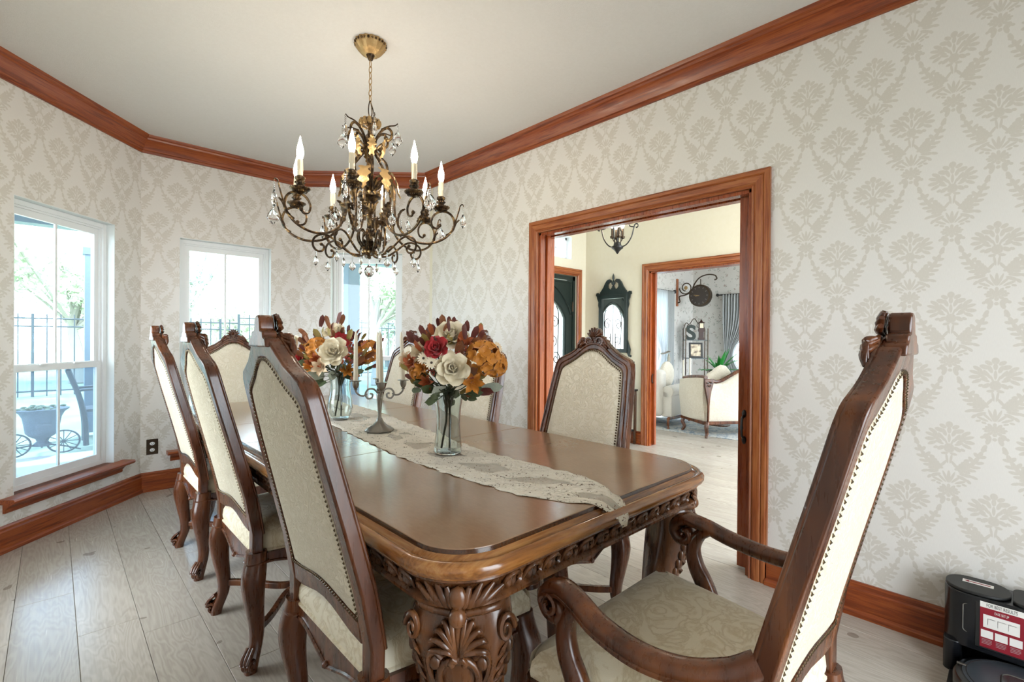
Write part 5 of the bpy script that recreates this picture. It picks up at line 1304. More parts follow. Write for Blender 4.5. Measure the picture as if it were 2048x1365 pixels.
r1 = tag(obj('curtain_rod', G().tube([(cx, 2.3, 2.03), (cx, 3.74, 2.03)], .012, 8).ell((cx, 3.76, 2.03), (.03, .03, .03)), MAT['black']), 'black curtain rod above the grey curtains', 'curtain rod')
r2 = tag(obj('curtain_rod', G().tube([(6.7, LY-.08, 2.06), (7.86, LY-.08, 2.06)], .012, 8).ell((7.89, LY-.08, 2.06), (.035, .035, .035)), MAT['black']), 'black curtain rod with ball end above the sheer curtain', 'curtain rod')
tb = tag(empty('tie_back', (7.50, LY-.13, 1.0)), 'tassel tie-back around the white sheer curtain', 'tie back')
obj('cord', G().tube([Vector((.14*math.cos(a), .035*math.sin(a), .02*math.cos(a))) for a in [2*PI*k/16 for k in range(16)]], .010, 6, True), plain('tie_cord', '#8c8478', .8), tb)
obj('tassel', G().lathe([(.006, -.02), (.018, -.04), (.012, -.055), (.024, -.08), (.030, -.15), (.004, -.152)], 10, T(.04, -.04, 0)), plain('tassel_thread', '#b0a898', .8), tb)
# ---------------- settee seen from behind
MAT['ivory'] = fabric('ivory_brocade', '#d8d0be', '#cabfa8', 1.2, bump=.3); MAT['linen'] = fabric('linen_sofa', '#cfcac0', '#c6c0b4', 2, bump=.2)
def settee():
    c0 = Vector((5.905, 2.69, 0)); xd = Vector((.83, -.557, 0)).normalized(); yd = Vector((-xd.y, xd.x, 0))      # x along the back, y towards the front (away)
    s = tag(empty('settee', M=frame(c0, xd, yd, (0, 0, 1))), 'ivory carved-frame settee with its back turned to the doorway', 'settee')
    L, Dp = 1.35, .52
    # back shell: camel-back top line
    def top(u): return .715-.03*math.exp(-((u-.12)/.08)**2)-.03*math.exp(-((u-.88)/.08)**2)+.19*math.sin(PI*u)**3
    n = 30; rows = []
    for k in range(n+1):
        u = k/n; x = L*u; zt = top(u); bulge = .03*math.sin(PI*u)
        rows.append([Vector((x, -bulge-.01, .205)), Vector((x, -bulge-.045, .40)), Vector((x, -bulge-.03, zt-.05)), Vector((x, -bulge+.02, zt)), Vector((x, .09, zt-.03)), Vector((x, .10, .40)), Vector((x, .10, .205))])
    obj('back', G().rings(rows), MAT['ivory'], s, ang=60)
    obj('crest_rail', G().tube([Vector((L*k/n, -.03*math.sin(PI*k/n)+.0, top(k/n)+.004)) for k in range(n+1)], .022, 8), MAT['chair'], s)
    for x0 in (0, L):
        sg = 1 if x0 == 0 else -1
        arm = G(); R = []
        for k in range(11):
            v = k/10; y = Dp*v; zt = .745-.01*v-.05*v*v; o = .05*math.sin(PI*v*.8)
            R.append([Vector((x0-sg*(.01+o), y, .205)), Vector((x0-sg*(.045+o), y, .5)), Vector((x0-sg*(.035+o), y, zt)), Vector((x0+sg*.05, y, zt)), Vector((x0+sg*.06, y, .205))])
        obj('arm', arm.rings(R), MAT['ivory'], s, ang=50)
        obj('arm_rail', G().tube([Vector((x0-sg*.01, y, .752-.05*(y/Dp)**2)) for y in [Dp*k/8-.02 for k in range(9)]], [.026]*8+[.03], 8), MAT['chair'], s)
        # carved corner post, wide at the top and drawn to a point
        post = [(-.052, .735), (.075, .735), (.07, .69), (.058, .64), (.04, .585), (.026, .50), (.018, .40), (.014, .24), (.012, .20), (-.008, .20), (-.006, .24), (-.004, .40), (-.018, .50), (-.036, .585), (-.048, .64)]
        po = obj('corner_post', G().ext([(p[0]*sg+x0, p[1]) for p in post], -.0, .03, T(0, -.062, 0) @ SW), MAT['chair'], s, bevel=.004)
        cv = G()
        for dx, dz in ((-.022, .685), (.008, .69), (.035, .685), (-.012, .645), (.02, .645)): cv.tube(spiral(dx*sg+x0, dz, .016, 1.2, dx*40, 1, -.066, 12), .004, 5)
        obj('post_carving', cv, MAT['inlay'], po)
    obj('seat_rail', G().span((-.03, -.05, .165), (L+.03, .0, .205)).span((-.05, -.03, .165), (0, Dp, .205)).span((L, -.03, .165), (L+.05, Dp, .205)).span((0, Dp-.04, .165), (L, Dp, .205)), MAT['chair'], s, bevel=.006)
    obj('seat', G().span((.03, .06, .2), (L-.03, Dp+.02, .44)), MAT['ivory'], s, bevel=.04, seg=4)
    for x, y, ox, oy in ((0, -.03, -1, -1), (L, -.03, 1, -1), (-.01, Dp-.03, -1, .6), (L+.01, Dp-.03, 1, .6)):
        P = catmull([(x, y, .19), (x+ox*.02, y+oy*.02, .13), (x, y, .06), (x+ox*.018, y+oy*.018, .015), (x+ox*.022, y+oy*.022, 0)], 5); obj('leg', G().tube(P, [.028-.0007*i for i in range(len(P))], 8), MAT['chair'], s)
    # cushion
    q = obj('throw_pillow', G().ell((0, 0, 0), (.20, .20, .075), n=20, m=10), MAT['ivory']); q.matrix_world = frame(c0+xd*.32+yd*.20+Vector((0, 0, .66)), xd, (0, 0, 1), -yd) @ Rz(.6)
    for v in q.data.vertices:
        x, y = v.co.x, v.co.y; a = math.atan2(y, x); f = 1+.22*abs(math.sin(2*a))**2; v.co.x *= f; v.co.y *= f
    tag(q, 'ivory throw pillow propped against the settee arm', 'pillow')
settee()
def sofa():
    # second settee end with rolled arm, at the left of the opening
    s = tag(empty('sofa', (6.62, 3.55, 0), math.radians(8)), 'pale linen sofa end with rolled arm by the sheer curtain', 'sofa')
    obj('arm', G().tube([(-.55, -.16, .50), (.30, -.16, .50)], .085, 16).span((-.55, -.22, .16), (.30, -.08, .50)), MAT['linen'], s, bevel=.01)
    obj('seat', G().span((-.55, -.08, .16), (.32, .50, .42)), MAT['linen'], s, bevel=.04, seg=3)
    obj('back', G().span((-.62, -.1, .16), (-.40, .5, .80)), MAT['linen'], s, bevel=.06, seg=4)
    P = catmull([(-.6, -.20, .15), (-.3, -.215, .135), (0, -.215, .13), (.2, -.21, .145), (.32, -.2, .15)], 6); obj('seat_rail', G().tube(P, .022, 8), MAT['chair'], s)
    for x in (-.57, .28):
        for y in (-.18, .45): obj('leg', G().tube(catmull([(x, y, .15), (x-.015, y-.01, .09), (x, y, .04), (x-.02, y-.015, 0)], 4), .018, 7), MAT['chair'], s)
    p = obj('throw_pillow', G().ell((0, 0, 0), (.19, .08, .19), n=20, m=12), MAT['ivory']); p.location = (6.36, 3.47, .72); p.rotation_euler = (0, .15, .1); tag(p, 'round cream pillow on the linen sofa', 'pillow')
sofa()
# ---------------- rug
def rug_mat():
    t = NT('blue_grey_rug'); v = t.coord('Object'); n = t.noise(v, 9, 5, .65, 1.2); n2 = t.noise(v, 40, 3)
    t.set(Base_Color=t.ramp(t.math('ADD', t.math('MULTIPLY', n, .75), t.math('MULTIPLY', n2, .25)), [(.35, '#6d7f92'), (.48, '#aeb6bb'), (.55, '#d8d4ca'), (.68, '#8d9aa8')]), Roughness=.95); t.bump(t.noise(v, 300, 2), .4, .004); return t.m
ru = obj('area_rug', G().span((-.95, -1.3, 0), (.95, 1.3, .006)), rug_mat(), bevel=.002); ru.location = (6.95, 2.62, 0); ru.rotation_euler = (0, 0, math.radians(4)); tag(ru, 'faded blue and cream patterned rug under the settee', 'rug')
# ---------------- corner shelf with its things
SHM = frame((8.22, 3.94, 0), Vector((.62, -.785, 0)).normalized(), Vector((.785, .62, 0)).normalized(), (0, 0, 1))
sf = tag(empty('corner_shelf', M=SHM), 'dark metal corner shelf with arched scroll top', 'shelf')
hw = .185
for x in (-hw, hw):
    for y in (-.1, .12): obj('post', G().tube([(x, y, 0), (x, y, 1.42)], .009, 7), MAT['iron'], sf)
for z in (.20, .55, .90, 1.22): obj('shelf_board', G().span((-hw, -.1, z-.012), (hw, .12, z)), plain('slate_shelf', '#5d666b', .5), sf, bevel=.002)
g = G().tube(catmull([(-hw, .12, 1.40), (-.14, .12, 1.52), (-.08, .12, 1.50), (0, .12, 1.60), (.08, .12, 1.50), (.14, .12, 1.52), (hw, .12, 1.40)], 6), .007, 7)
for s in (-1, 1): g.tube(spiral(s*.09, 1.47, .05, 1.3, 1.2, s, .12, 18), .005, 6)
obj('scroll_top', g, MAT['iron'], sf)
# letter S, small longcase clock, picture frame
lt = bpy.data.curves.new('S', 'FONT'); lt.body = 'S'; lt.size = .36; lt.extrude = .015; lt.align_x = 'CENTER'; lt.offset = .012
lo = bpy.data.objects.new('S', lt); COL.objects.link(lo); bpy.context.view_layer.update(); me = bpy.data.meshes.new_from_object(lo); bpy.data.objects.remove(lo)
me.materials.clear(); me.materials.append(MAT['dgreen']); so = bpy.data.objects.new('letter_ornament', me); COL.objects.link(so)
so.matrix_world = SHM @ T(-.085, -.02, 1.224) @ SW @ Sc(1, 1, -1); tag(so, 'dark green decorative letter on the top shelf', 'ornament')
lc = tag(empty('longcase_clock', M=SHM @ T(.095, 0, 1.22)), 'miniature longcase clock beside the letter ornament', 'clock')
MAT['mahog'] = plain('mahogany', '#3c1a10', .35)
obj('trunk', G().box((0, 0, .02), (.105, .075, .04)).box((0, 0, .09), (.075, .055, .12)).box((0, 0, .17), (.095, .065, .05)), MAT['mahog'], lc, bevel=.002)
obj('hood', G().box((0, 0, .245), (.085, .06, .11)), MAT['mahog'], lc, bevel=.002)
obj('face', G().box((0, -.0315, .25), (.062, .003, .085)), MAT['candle'], lc, bevel=.002)
obj('hood_top', G().lathe([(.06, .30), (.066, .308), (.03, .32), (.012, .345), (.006, .36), (.001, .37)], 12), MAT['mahog'], lc)
pf = tag(empty('picture_frame', M=SHM @ T(0, -.04, .902) @ Rx(-.12)), 'black framed sepia photograph on the middle shelf', 'picture')
obj('frame', G().band([(-.115, 0), (.115, 0), (.115, .27), (-.115, .27)], [(-.085, .03), (.085, .03), (.085, .24), (-.085, .24)], -.012, .008, ff), MAT['black'], pf, bevel=.002)
def photo_mat():
    t = NT('sepia_print'); v = t.coord('Object', (1, 1, 1)); n = t.noise(v, 14, 2); t.set(Base_Color=t.ramp(n, [(.38, '#7d6656'), (.5, '#d9c6a8'), (.62, '#efe2c8')]), Roughness=.4); return t.m
obj('print', G().span((-.088, -.004, .028), (.088, 0, .242)), photo_mat(), pf, smooth=False)
# two white tapers on a low stand beside the shelf
for x, z, lab in ((-.24, .52, 'white pillar candle left of the picture frame'), (-.13, .56, 'white pillar candle under the picture frame')):
    cdl = obj('pillar_candle', G().lathe([(.016, 0), (.016, .34), (.012, .345), (.002, .347)], 10), MAT['taper']); cdl.matrix_world = SHM @ T(x, -.20, z); tag(cdl, lab, 'candle')
    st = obj('candle_stand', G().lathe([(.06, 0), (.05, .015), (.012, .03), (.010, z-.02), (.025, z-.003)], 14), MAT['silver']); st.matrix_world = SHM @ T(x, -.20, 0); tag(st, 'slim metal stand under the '+lab.split(' candle ')[0]+' candle '+lab.split(' candle ')[1], 'candle stand')
# ---------------- hanging wall clock on its bracket
kb = onx(1354, 600, 8.05); KY = LY
bk = tag(empty('clock_bracket', M=frame((8.12, LY-.002, 2.04), (0, -1, 0), (1, 0, 0), (0, 0, 1))), 'ornate iron bracket on a wooden strip holding the clock', 'bracket')
obj('wood_strip', G().span((0, -.03, -.22), (.018, .03, .27)), MAT['casing'], bk, bevel=.004)
g = G().tube([Vector((.17+.12*(1-.55*k/30)*math.cos(PI+k*.26), 0, .10+.12*(1-.55*k/30)*math.sin(PI+k*.26))) for k in range(31)], .010, 7)
g.tube(catmull([(.02, 0, -.16), (.06, 0, -.14), (.05, 0, -.05), (.15, 0, -.03), (.26, 0, .02), (.33, 0, .16), (.42, 0, .26), (.55, 0, .30), (.68, 0, .28), (.72, 0, .22), (.68, 0, .20)], 6), .011, 7)
obj('scroll_arm', g, MAT['iron'], bk); obj('rosette', G().ell((.17, 0, .10), (.035, .02, .035)), MAT['gold'], bk)
kc = tag(empty('hanging_clock', M=frame((8.12, LY-.44, 1.985), (0, -1, 0), (1, 0, 0), (0, 0, 1))), 'round dark double-sided clock hanging from the iron bracket', 'clock')
RR = Matrix.Rotation(PI/2, 4, 'X')
obj('case', G().lathe([(.02, -.05), (.175, -.05), (.19, -.04), (.19, .04), (.175, .05), (.02, .05)], 36, RR), MAT['iron'], kc)
for s in (1,):
    fa = obj('face', G().lathe([(.002, -.053), (.165, -.053), (.165, -.050)], 36, Matrix.Rotation(-PI/2, 4, 'X') @ Sc(1, 1, 1)), plain('clock_face', '#3a2f28', .4), kc)
fa.matrix_local = Matrix.Identity(4)
g = G()
for k in range(12):
    a = k*PI/6; g.box((0, 0, .14), (.008, .003, .026), Matrix.Rotation(a, 4, 'Y'))
mk = obj('hour_marks', G().add(g.V, g.F, T(0, -.056, 0)), MAT['silver'], fa, smooth=False)
obj('hands', G().box((0, -.058, .045), (.008, .002, .10), Matrix.Rotation(-1.45, 4, 'Y')).box((0, -.0585, .03), (.010, .002, .07), Matrix.Rotation(-1.7, 4, 'Y')), MAT['gold'], fa, smooth=False)
obj('hanger', G().tube([(0, 0, .19), (0, 0, .29)], .008, 7), MAT['iron'], kc)
# ---------------- spiky plant on a stand behind the settee
pc = at(1438, 740, 6.9); pl = tag(empty('potted_plant', (pc.x, pc.y, 0)), 'spiky green plant behind the settee in front of the window', 'plant')
obj('pot', G().lathe([(.09, .52), (.12, .54), (.14, .76), (.15, .78), (.13, .78), (.12, .74), (.01, .74)], 20), MAT['slate'] if 'slate' in MAT else MAT['iron'], pl)
obj('stand', G().lathe([(.16, 0), (.15, .02), (.03, .04), (.03, .48), (.12, .50), (.12, .52)], 16), MAT['chair'], pl)
rg = random.Random(4); gm = plain('plant_green', '#2f8a3a', .4)
for k in range(22):
    a = rg.random()*2*PI; el = rg.uniform(.25, 1.35); L = rg.uniform(.28, .46); dirv = Vector((math.cos(a)*math.cos(el), math.sin(a)*math.cos(el), math.sin(el)))
    P = [Vector((0, 0, .76))+dirv*L*t+Vector((0, 0, -.12*t*t*math.cos(el))) for t in (0, .25, .5, .75, 1)]; sd = dirv.cross(Vector((0, 0, 1))).normalized(); rows = []
    for i, p in enumerate(P): w = .026*math.sin(PI*(.2+.78*i/4)); rows.append([p-sd*w, p+Vector((0, 0, -.006)), p+sd*w, p+Vector((0, 0, .003))])
    obj('leaf', G().rings(rows), gm, pl)
# ================================================================== OUTSIDE
def grass_mat():
    t = NT('pale_lawn'); v = t.coord('Object'); n = t.noise(v, 1.2, 4); t.set(Base_Color=t.ramp(n, [(.35, '#7d8f78'), (.65, '#9aa890')]), Roughness=.95); return t.m
struct(obj('lawn', G().span((-40, 5.0, -.40), (40, 60, -.16)), grass_mat(), smooth=False))
struct(obj('yard', G().span((-40, -40, -.40), (40, 5.0, -.16)), plain('paving', '#a8a8a6', .9), smooth=False))
struct(obj('porch_slab', G().span((-3.5, 4.95, -.16), (4.2, 7.3, -.10)), plain('concrete', '#c2beb6', .85, bump=.2), smooth=False))
struct(obj('porch_roof', G().span((-3.6, 4.85, 2.60), (4.3, 7.5, 2.78)).span((-3.6, 7.3, 2.42), (4.3, 7.5, 2.60)), plain('porch_soffit', '#6d7c88', .7), smooth=False))
MAT['post'] = plain('porch_post_paint', '#6f8090', .6)
for p, lab in ((at(703, 640, 5.6), 'slate blue porch post outside the right bay window'), (at(182, 640, 6.6), 'slate blue porch post outside the left bay window')):
    e = tag(empty('porch_post', (p.x, p.y, -.10)), lab, 'post', 'porch posts')
    obj('shaft', G().box((0, 0, 1.26), (.14, .14, 2.52)), MAT['post'], e, bevel=.006); obj('plinth', G().box((0, 0, .11), (.18, .18, .22)), MAT['post'], e, bevel=.006); obj('capital', G().box((0, 0, 2.46), (.18, .18, .10)), MAT['post'], e, bevel=.006)
# stone pier right of the left window
sp = at(176, 760, 6.3); e = tag(empty('stone_pier', (sp.x+.30, sp.y+.15, -.10)), 'rough grey stone pier beside the porch post', 'pier')
rs = random.Random(9); sm = plain('pier_stone', '#8d9298', .9, bump=.6, bscale=25)
for k in range(8):
    obj('stone', G().box((rs.uniform(-.015, .015), 0, .075+.15*k), (.36+rs.uniform(-.03, .03), .34, .142)), sm, e, bevel=.015)
# iron fence
MAT['fence'] = plain('fence_iron', '#3a434c', .6)
def fence(p0, p1, h, lab, n):
    p0 = Vector(p0); p1 = Vector(p1); d = p1-p0; e = tag(empty('iron_fence', tuple(p0)), lab, 'fence', 'iron fences in the garden')
    for z in (.12, h-.18, h): obj('rail', G().tube([(0, 0, z), (d.x, d.y, z)], .018, 6), MAT['fence'], e)
    pm = None
    for k in range(n+1):
        q = d*(k/n); big = k % 8 == 0
        g = G().box((0, 0, h/2+.05), (.05 if big else .022, .05 if big else .022, h+.10))
        o = obj('picket', g, MAT['fence'], e, smooth=False); o.location = (q.x, q.y, 0)
fence((-4.0, 15.0, -.16), (3.8, 15.2, -.16), 1.75, 'black iron picket fence across the lawn, left bay window', 34)
fence((3.8, 15.2, -.16), (15.5, 17.5, -.16), 1.9, 'black iron picket fence farther right beyond the middle window', 40)
# trees
MAT['bark'] = plain('grey_bark', '#98948e', .9, bump=.5, bscale=20)
LM = []
for nm, a, b in (('pale_green_leaves', '#a9b89c', '#cfd8c4'), ('grey_green_leaves', '#9aada2', '#c3cfc4')):
    t = NT(nm); oi = t.coord('Object'); t.set(Base_Color=t.mix(t.noise(oi, 1.5, 2), a, b), Roughness=.7)
    tr = t.node('ShaderNodeBsdfTranslucent'); tr.inputs[0].default_value = lin(b); mx = t.node('ShaderNodeMixShader'); mx.inputs[0].default_value = .4; t.link(t.b.outputs[0], mx.inputs[1]); t.link(tr.outputs[0], mx.inputs[2]); t.link(mx.outputs[0], t.out.inputs[0]); LM.append(t.m)
def leafcloud(seed, n, R):
    r = random.Random(seed); V = []; F = []; cl = [Vector((r.gauss(0, .42)*R[0], r.gauss(0, .42)*R[1], r.gauss(0, .36)*R[2])) for _ in range(46)]
    for i in range(n):
        c = r.choice(cl); p = c+Vector((r.gauss(0, .16)*R[0], r.gauss(0, .16)*R[1], r.gauss(0, .12)*R[2])); a = Vector((r.uniform(-1, 1), r.uniform(-1, 1), r.uniform(-1, 1))).normalized(); b = a.orthogonal().normalized(); s = r.uniform(.05, .11); k = len(V)
        V += [p-a*s, p+b*s*.45, p+a*s, p-b*s*.45]; F.append((k, k+1, k+2, k+3))
    return G().add(V, F), cl
cloud = []
for i in range(2):
    g, cl = leafcloud(20+i, 5200, (2.0, 2.0, 1.5)); o = obj('foliage', g, LM[i], smooth=False, fix=False); cloud.append((o.data, cl)); bpy.data.objects.remove(o)
def tree(x, y, h, s, kind, lab):
    e = tag(empty('tree', (x, y, -.16), random.random()*6), lab, 'tree', 'garden trees'); r = random.Random(int(x*10+y)); me, cl = cloud[kind]
    f = obj('foliage', None, None, e, mesh=me); f.location = (0, 0, h); f.scale = (s, s, s); f['kind'] = 'stuff'
    g = G().tube(catmull([(0, 0, 0), (.08, .05, h*.3), (-.05, .1, h*.6), (.05, 0, h*.85)], 5), [.16*s*(1-.04*i) for i in range(16)], 8)
    for c in cl[:14]: g.tube(catmull([(0, .05, h*.55), Vector((c.x*.4*s, c.y*.4*s, h*.75+c.z*.3*s)), Vector((c.x*s, c.y*s, h+c.z*s))], 4), [.05*s-.004*s*i for i in range(9)], 5)
    obj('trunk', g, MAT['bark'], e)
for x, y, h, s, k, lab in ((-1.6, 17.5, 3.4, 1.25, 0, 'leafy oak seen at the left edge of the left window'), (.5, 18.6, 2.8, 1.15, 0, 'leafy oak behind the fence in the left window'), (2.4, 21, 3.6, 1.3, 1, 'grey-green tree at the right side of left window'),
                           (4.2, 24, 4.4, 1.0, 1, 'oak crown left in the middle window'), (9.0, 21, 4.3, .9, 1, 'oak branch at the right of the middle window'), (6.6, 26, 1.9, 1.5, 0, 'low bushy tree behind the fence in the middle window'),
                           (6.8, 12.8, 3.0, 1.15, 0, 'tree filling the right bay window'), (11.5, 20.5, 2.4, 1.3, 1, 'bushy tree low in the right bay window'), (13.5, 5.4, 2.6, 1.3, 0, 'tree outside the living room window'), (10.5, 9.0, 2.4, 1.3, 1, 'tree outside the living room side window')):
    tree(x, y, h, s, k, lab)
# urn planter on a wheeled iron stand, iron garden chair behind it
up_ = at(84, 905, 5.35); e = tag(empty('urn_planter', (up_.x, up_.y, -.10), 0, M=T(up_.x, up_.y, -.10) @ Sc(.8, .8, .72)), 'grey bell-shaped urn planter on an iron wheel stand outside the window', 'planter')
ug = plain('urn_grey', '#59636d', .7)
obj('urn', G().lathe([(.07, .12), (.11, .13), (.09, .16), (.055, .20), (.07, .24), (.13, .28), (.17, .33), (.185, .45), (.20, .56), (.235, .64), (.28, .68), (.285, .70), (.24, .70), (.02, .66)], 24), ug, e)
g = G()
for k in range(26): a = k*2.4; r = .05+.008*k; g.ell((r*math.cos(a), r*math.sin(a), .71+.02*math.sin(k)), (.035, .03, .02), n=6, m=4)
obj('greenery', g, FM['green'], e)['kind'] = 'stuff'
for x in (-.28, .22):
    w = obj('wheel', G().tube([Vector((.17*math.cos(a), 0, .17+.17*math.sin(a))) for a in [2*PI*k/24 for k in range(24)]], .012, 6, True), MAT['fence'], e); w.location = (x, -.05, 0)
    sp_ = G()
    for k in range(6): a = k*PI/6; sp_.tube([(.17*math.cos(a), 0, .17+.17*math.sin(a)), (-.17*math.cos(a), 0, .17-.17*math.sin(a))], .006, 5)
    obj('spokes', sp_, MAT['fence'], w)
obj('stand', G().tube(catmull([(-.45, -.05, .05), (-.2, -.05, .14), (.1, -.05, .14), (.4, -.05, .02)], 5), .012, 6).tube([(0, -.1, .12), (0, .1, .12)], .012, 6), MAT['fence'], e)
gcx = at(150, 800, 5.7); e = tag(empty('garden_chair', (gcx.x, gcx.y, -.10)), 'iron garden chair with curved leg next to the urn planter', 'chair')
for y in (0, .42):
    obj('rear_leg', G().tube(catmull([(.10, y, 0), (.09, y, .30), (.04, y, .58), (-.06, y, .90)], 6), .028, 8), MAT['fence'], e)
    obj('front_leg', G().tube([(.50, y, 0), (.46, y, .42)], .02, 8), MAT['fence'], e)
    obj('armrest', G().tube(catmull([(.0, y, .66), (.25, y, .67), (.46, y, .62), (.47, y, .42)], 5), .016, 7), MAT['fence'], e)
obj('seat', G().span((.06, 0, .40), (.50, .42, .43)), MAT['fence'], e, bevel=.004); obj('back_top', G().tube([(-.06, 0, .90), (-.06, .42, .90)], .024, 8), MAT['fence'], e)
g = G()
for k in range(5): y = .07+.07*k; g.tube([(.05, y, .45), (-.04, y, .88)], .008, 6)
obj('back_bars', g, MAT['fence'], e)
# ================================================================== ROBOT VACUUM AND DOCK (right edge)
MAT['gloss'] = plain('black_gloss_plastic', '#14161a', .22); MAT['matte'] = plain('dark_matte_plastic', '#1d1d1c', .5); MAT['slate'] = plain('slate_plastic', '#3a4047', .35)
MAT['redp'] = plain('red_label', '#8a1526', .5); MAT['whitep'] = plain('white_label', '#e8e4de', .5); MAT['led_g'] = emit('green_led', '#20ff60', 6); MAT['led_b'] = emit('white_led', '#c8d8ff', 6)
def dock():
    # dock stands against the right wall; local x along the wall (towards the camera's right), y out of the wall
    L, Dp, H = .40, .155, .315
    M = frame((XR-.035, .188, 0), (0, -1, 0), (-1, 0, 0), (0, 0, 1))
    M = frame((XR-.035, .188, 0), (0, -1, 0), (-1, 0, 0), (0, 0, 1))
    e = tag(empty('vacuum_dock', M=M), 'black robot vacuum charging dock with red instruction sticker against the baseboard', 'vacuum dock')
    M2 = Matrix(((1, 0, 0, 0), (0, 1, 0, 0), (0, 0, 1, 0), (0, 0, 0, 1)))
    def stad(x0, x1, y0, y1, r, n=8):
        out = []
        for cx, cy, a0 in ((x1-r, y1-r, 0), (x0+r, y1-r, PI/2), (x0+r, y0+r, PI), (x1-r, y0+r, 1.5*PI)):
            for k in range(n+1): t = a0+PI/2*k/n; out.append((cx+r*math.cos(t), cy+r*math.sin(t)))
        return out
    body = stad(0, L, 0, Dp, .07)
    obj('body', G().ext(body, .105, H-.012), MAT['gloss'], e, bevel=.004)
    obj('lid', G().ext(stad(.002, .178, .002, Dp-.002, .068), H-.011, H), MAT['matte'], e, bevel=.003)
    obj('lid', G().ext(stad(.181, L-.002, .002, Dp-.002, .03), H-.011, H), MAT['matte'], e, bevel=.003)
    lower = G(); lower.ext(stad(0, .055, 0, Dp, .025), 0, .115).ext(stad(L-.055, L, 0, Dp, .025), 0, .115).span((.03, 0, 0), (L-.03, .05, .115))
    obj('side_pillars', lower, MAT['gloss'], e, bevel=.003)
    obj('ramp', G().span((.02, 0, 0), (L-.02, .34, .006)), MAT['matte'], e, bevel=.002)
    obj('seam_panel', G().span((.088, Dp-.001, .125), (L-.02, Dp+.0015, H-.03)), MAT['matte'], e, bevel=.001)
    # dust window
    w = obj('dust_window', G().ext([(.066+.009*math.cos(a), .215+.040*(1 if math.sin(a) > 0 else -1)+.009*math.sin(a)) for a in [2*PI*k/24+.01 for k in range(24)]], -.0015, .0015, T(0, Dp-.004, 0) @ Matrix(((1, 0, 0, 0), (0, 0, 1, 0), (0, 1, 0, 0), (0, 0, 0, 1)))), plain('smoked_window', '#5c5e60', .2), e)
    rim = [Vector((.066+.011*math.cos(a), Dp-.002, .215+.040*(1 if math.sin(a) > 0 else -1)+.011*math.sin(a))) for a in [2*PI*k/24+.01 for k in range(24)]]
    obj('window_rim', G().tube(rim, .0018, 5, True), MAT['silver'], w)
    obj('status_light', G().ell((.040, Dp-.012, .128), (.004, .003, .003)), MAT['led_g'], e); obj('status_light', G().ell((.052, Dp-.008, .126), (.004, .003, .003)), MAT['led_b'], e)
    # flat print: stickers
    def sheet(name, x0, x1, z0, z1, mat, par, d, y=Dp+.0015):
        return obj(name, G().span((x0, y+d-.0003, z0), (x1, y+d, z1)), mat, par, smooth=False)
    s = sheet('sticker', .135, .330, .130, .292, MAT['redp'], e, .0006)
    sheet('sticker_band', .135, .330, .272, .292, MAT['whitep'], s, .0009)
    sheet('diagram_box', .150, .312, .202, .248, MAT['whitep'], s, .0009)
    for k in range(3): sheet('diagram_box', .140+.064*k, .196+.064*k, .165, .192, MAT['whitep'], s, .0009)
    def text(body, size, x, z, mat, par, y, M=None):
        cu = bpy.data.curves.new('lettering', 'FONT'); cu.body = body; cu.size = size; cu.align_x = 'CENTER'; cu.align_y = 'CENTER'; cu.extrude = .0001
        o = bpy.data.objects.new('lettering', cu); COL.objects.link(o); bpy.context.view_layer.update(); me = bpy.data.meshes.new_from_object(o)
        bpy.data.objects.remove(o); me.materials.clear(); me.materials.append(mat); o = bpy.data.objects.new('lettering', me); COL.objects.link(o); o.parent = par
        # text x -> local x, text y -> local z ; facing +y would mirror, so run it along local x as seen from +y
        o.matrix_local = M if M is not None else Matrix(((1, 0, 0, x), (0, 0, 1, y), (0, 1, 0, z), (0, 0, 0, 1)))
        return o
    yy = Dp+.0028
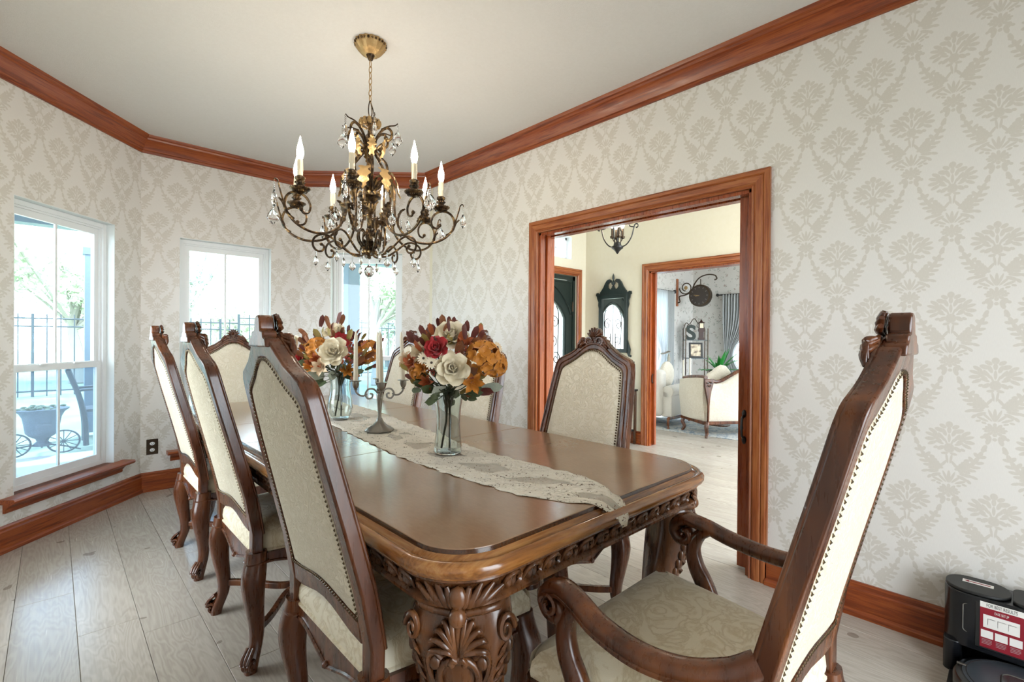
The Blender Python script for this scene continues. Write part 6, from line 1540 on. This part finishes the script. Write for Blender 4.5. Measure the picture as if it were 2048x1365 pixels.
    text('FOR BEST RESULTS', .0165, .2325, .282, MAT['black'], s, yy); text('EASE SETUP', .0125, .2325, .260, MAT['whitep'], s, yy)
    ln = G()
    for k in range(3):
        for q in range(4): ln.span((.144+.064*k, yy-.0006, .158-.005*q), (.190+.064*k-.006*(q == 3), yy-.0004, .1595-.005*q))
    for a in (.17, .215, .262): ln.span((a, yy-.0006, .212), (a+.002, yy-.0004, .236)); ln.span((a, yy-.0006, .234), (a+.035, yy-.0004, .2355))
    obj('sticker_print', ln, plain('print_grey', '#a8969a', .6), s, smooth=False)['kind'] = 'stuff'
    s.scale = (.56, 1, 1); s.location = (.100-.135*.56, 0, 0)
    # arrow sticker on the lid
    t = obj('arrow_sticker', G().span((.060, .045, H), (.165, .072, H+.0006)), MAT['whitep'], e, smooth=False)
    obj('arrow', G().ext([(.066, .0585), (.082, .068), (.082, .062), (.155, .062), (.155, .055), (.082, .055), (.082, .049)], H+.0006, H+.0009), MAT['redp'], t, smooth=False)
    t.scale = (.8, 1, 1)
    # robot on the ramp
    r = tag(empty('robot_vacuum', M=M @ T(L*.5+.01, .285, .008)), 'round dark robot vacuum parked in front of its dock', 'robot vacuum')
    obj('body', G().lathe([(.150, 0), (.168, .012), (.172, .030), (.172, .066), (.165, .080), (.150, .086)], 48), MAT['gloss'], r, ang=30)
    obj('top_cover', G().lathe([(.002, .0905), (.100, .0905), (.135, .089), (.150, .0855), (.150, .080)], 48), MAT['slate'], r, ang=30)
    obj('groove', G().tube([Vector((.138*math.cos(a), .138*math.sin(a), .0885)) for a in [2*PI*k/40 for k in range(40)]], .0015, 5, True), MAT['black'], r)
    w = obj('bin_window', G().ext(stad(-.055, .075, -.05, .09, .03), .088, .093), plain('smoked_lid', '#2b2f30', .15), r, bevel=.001)
    obj('window_rim', G().tube([Vector((p[0], p[1], .0925)) for p in stad(-.052, .072, -.047, .087, .028)], .0022, 5, True), MAT['silver'], w)
    obj('side_clip', G().box((-.148, -.02, .086), (.03, .012, .006)), MAT['silver'], r, bevel=.002)
dock()
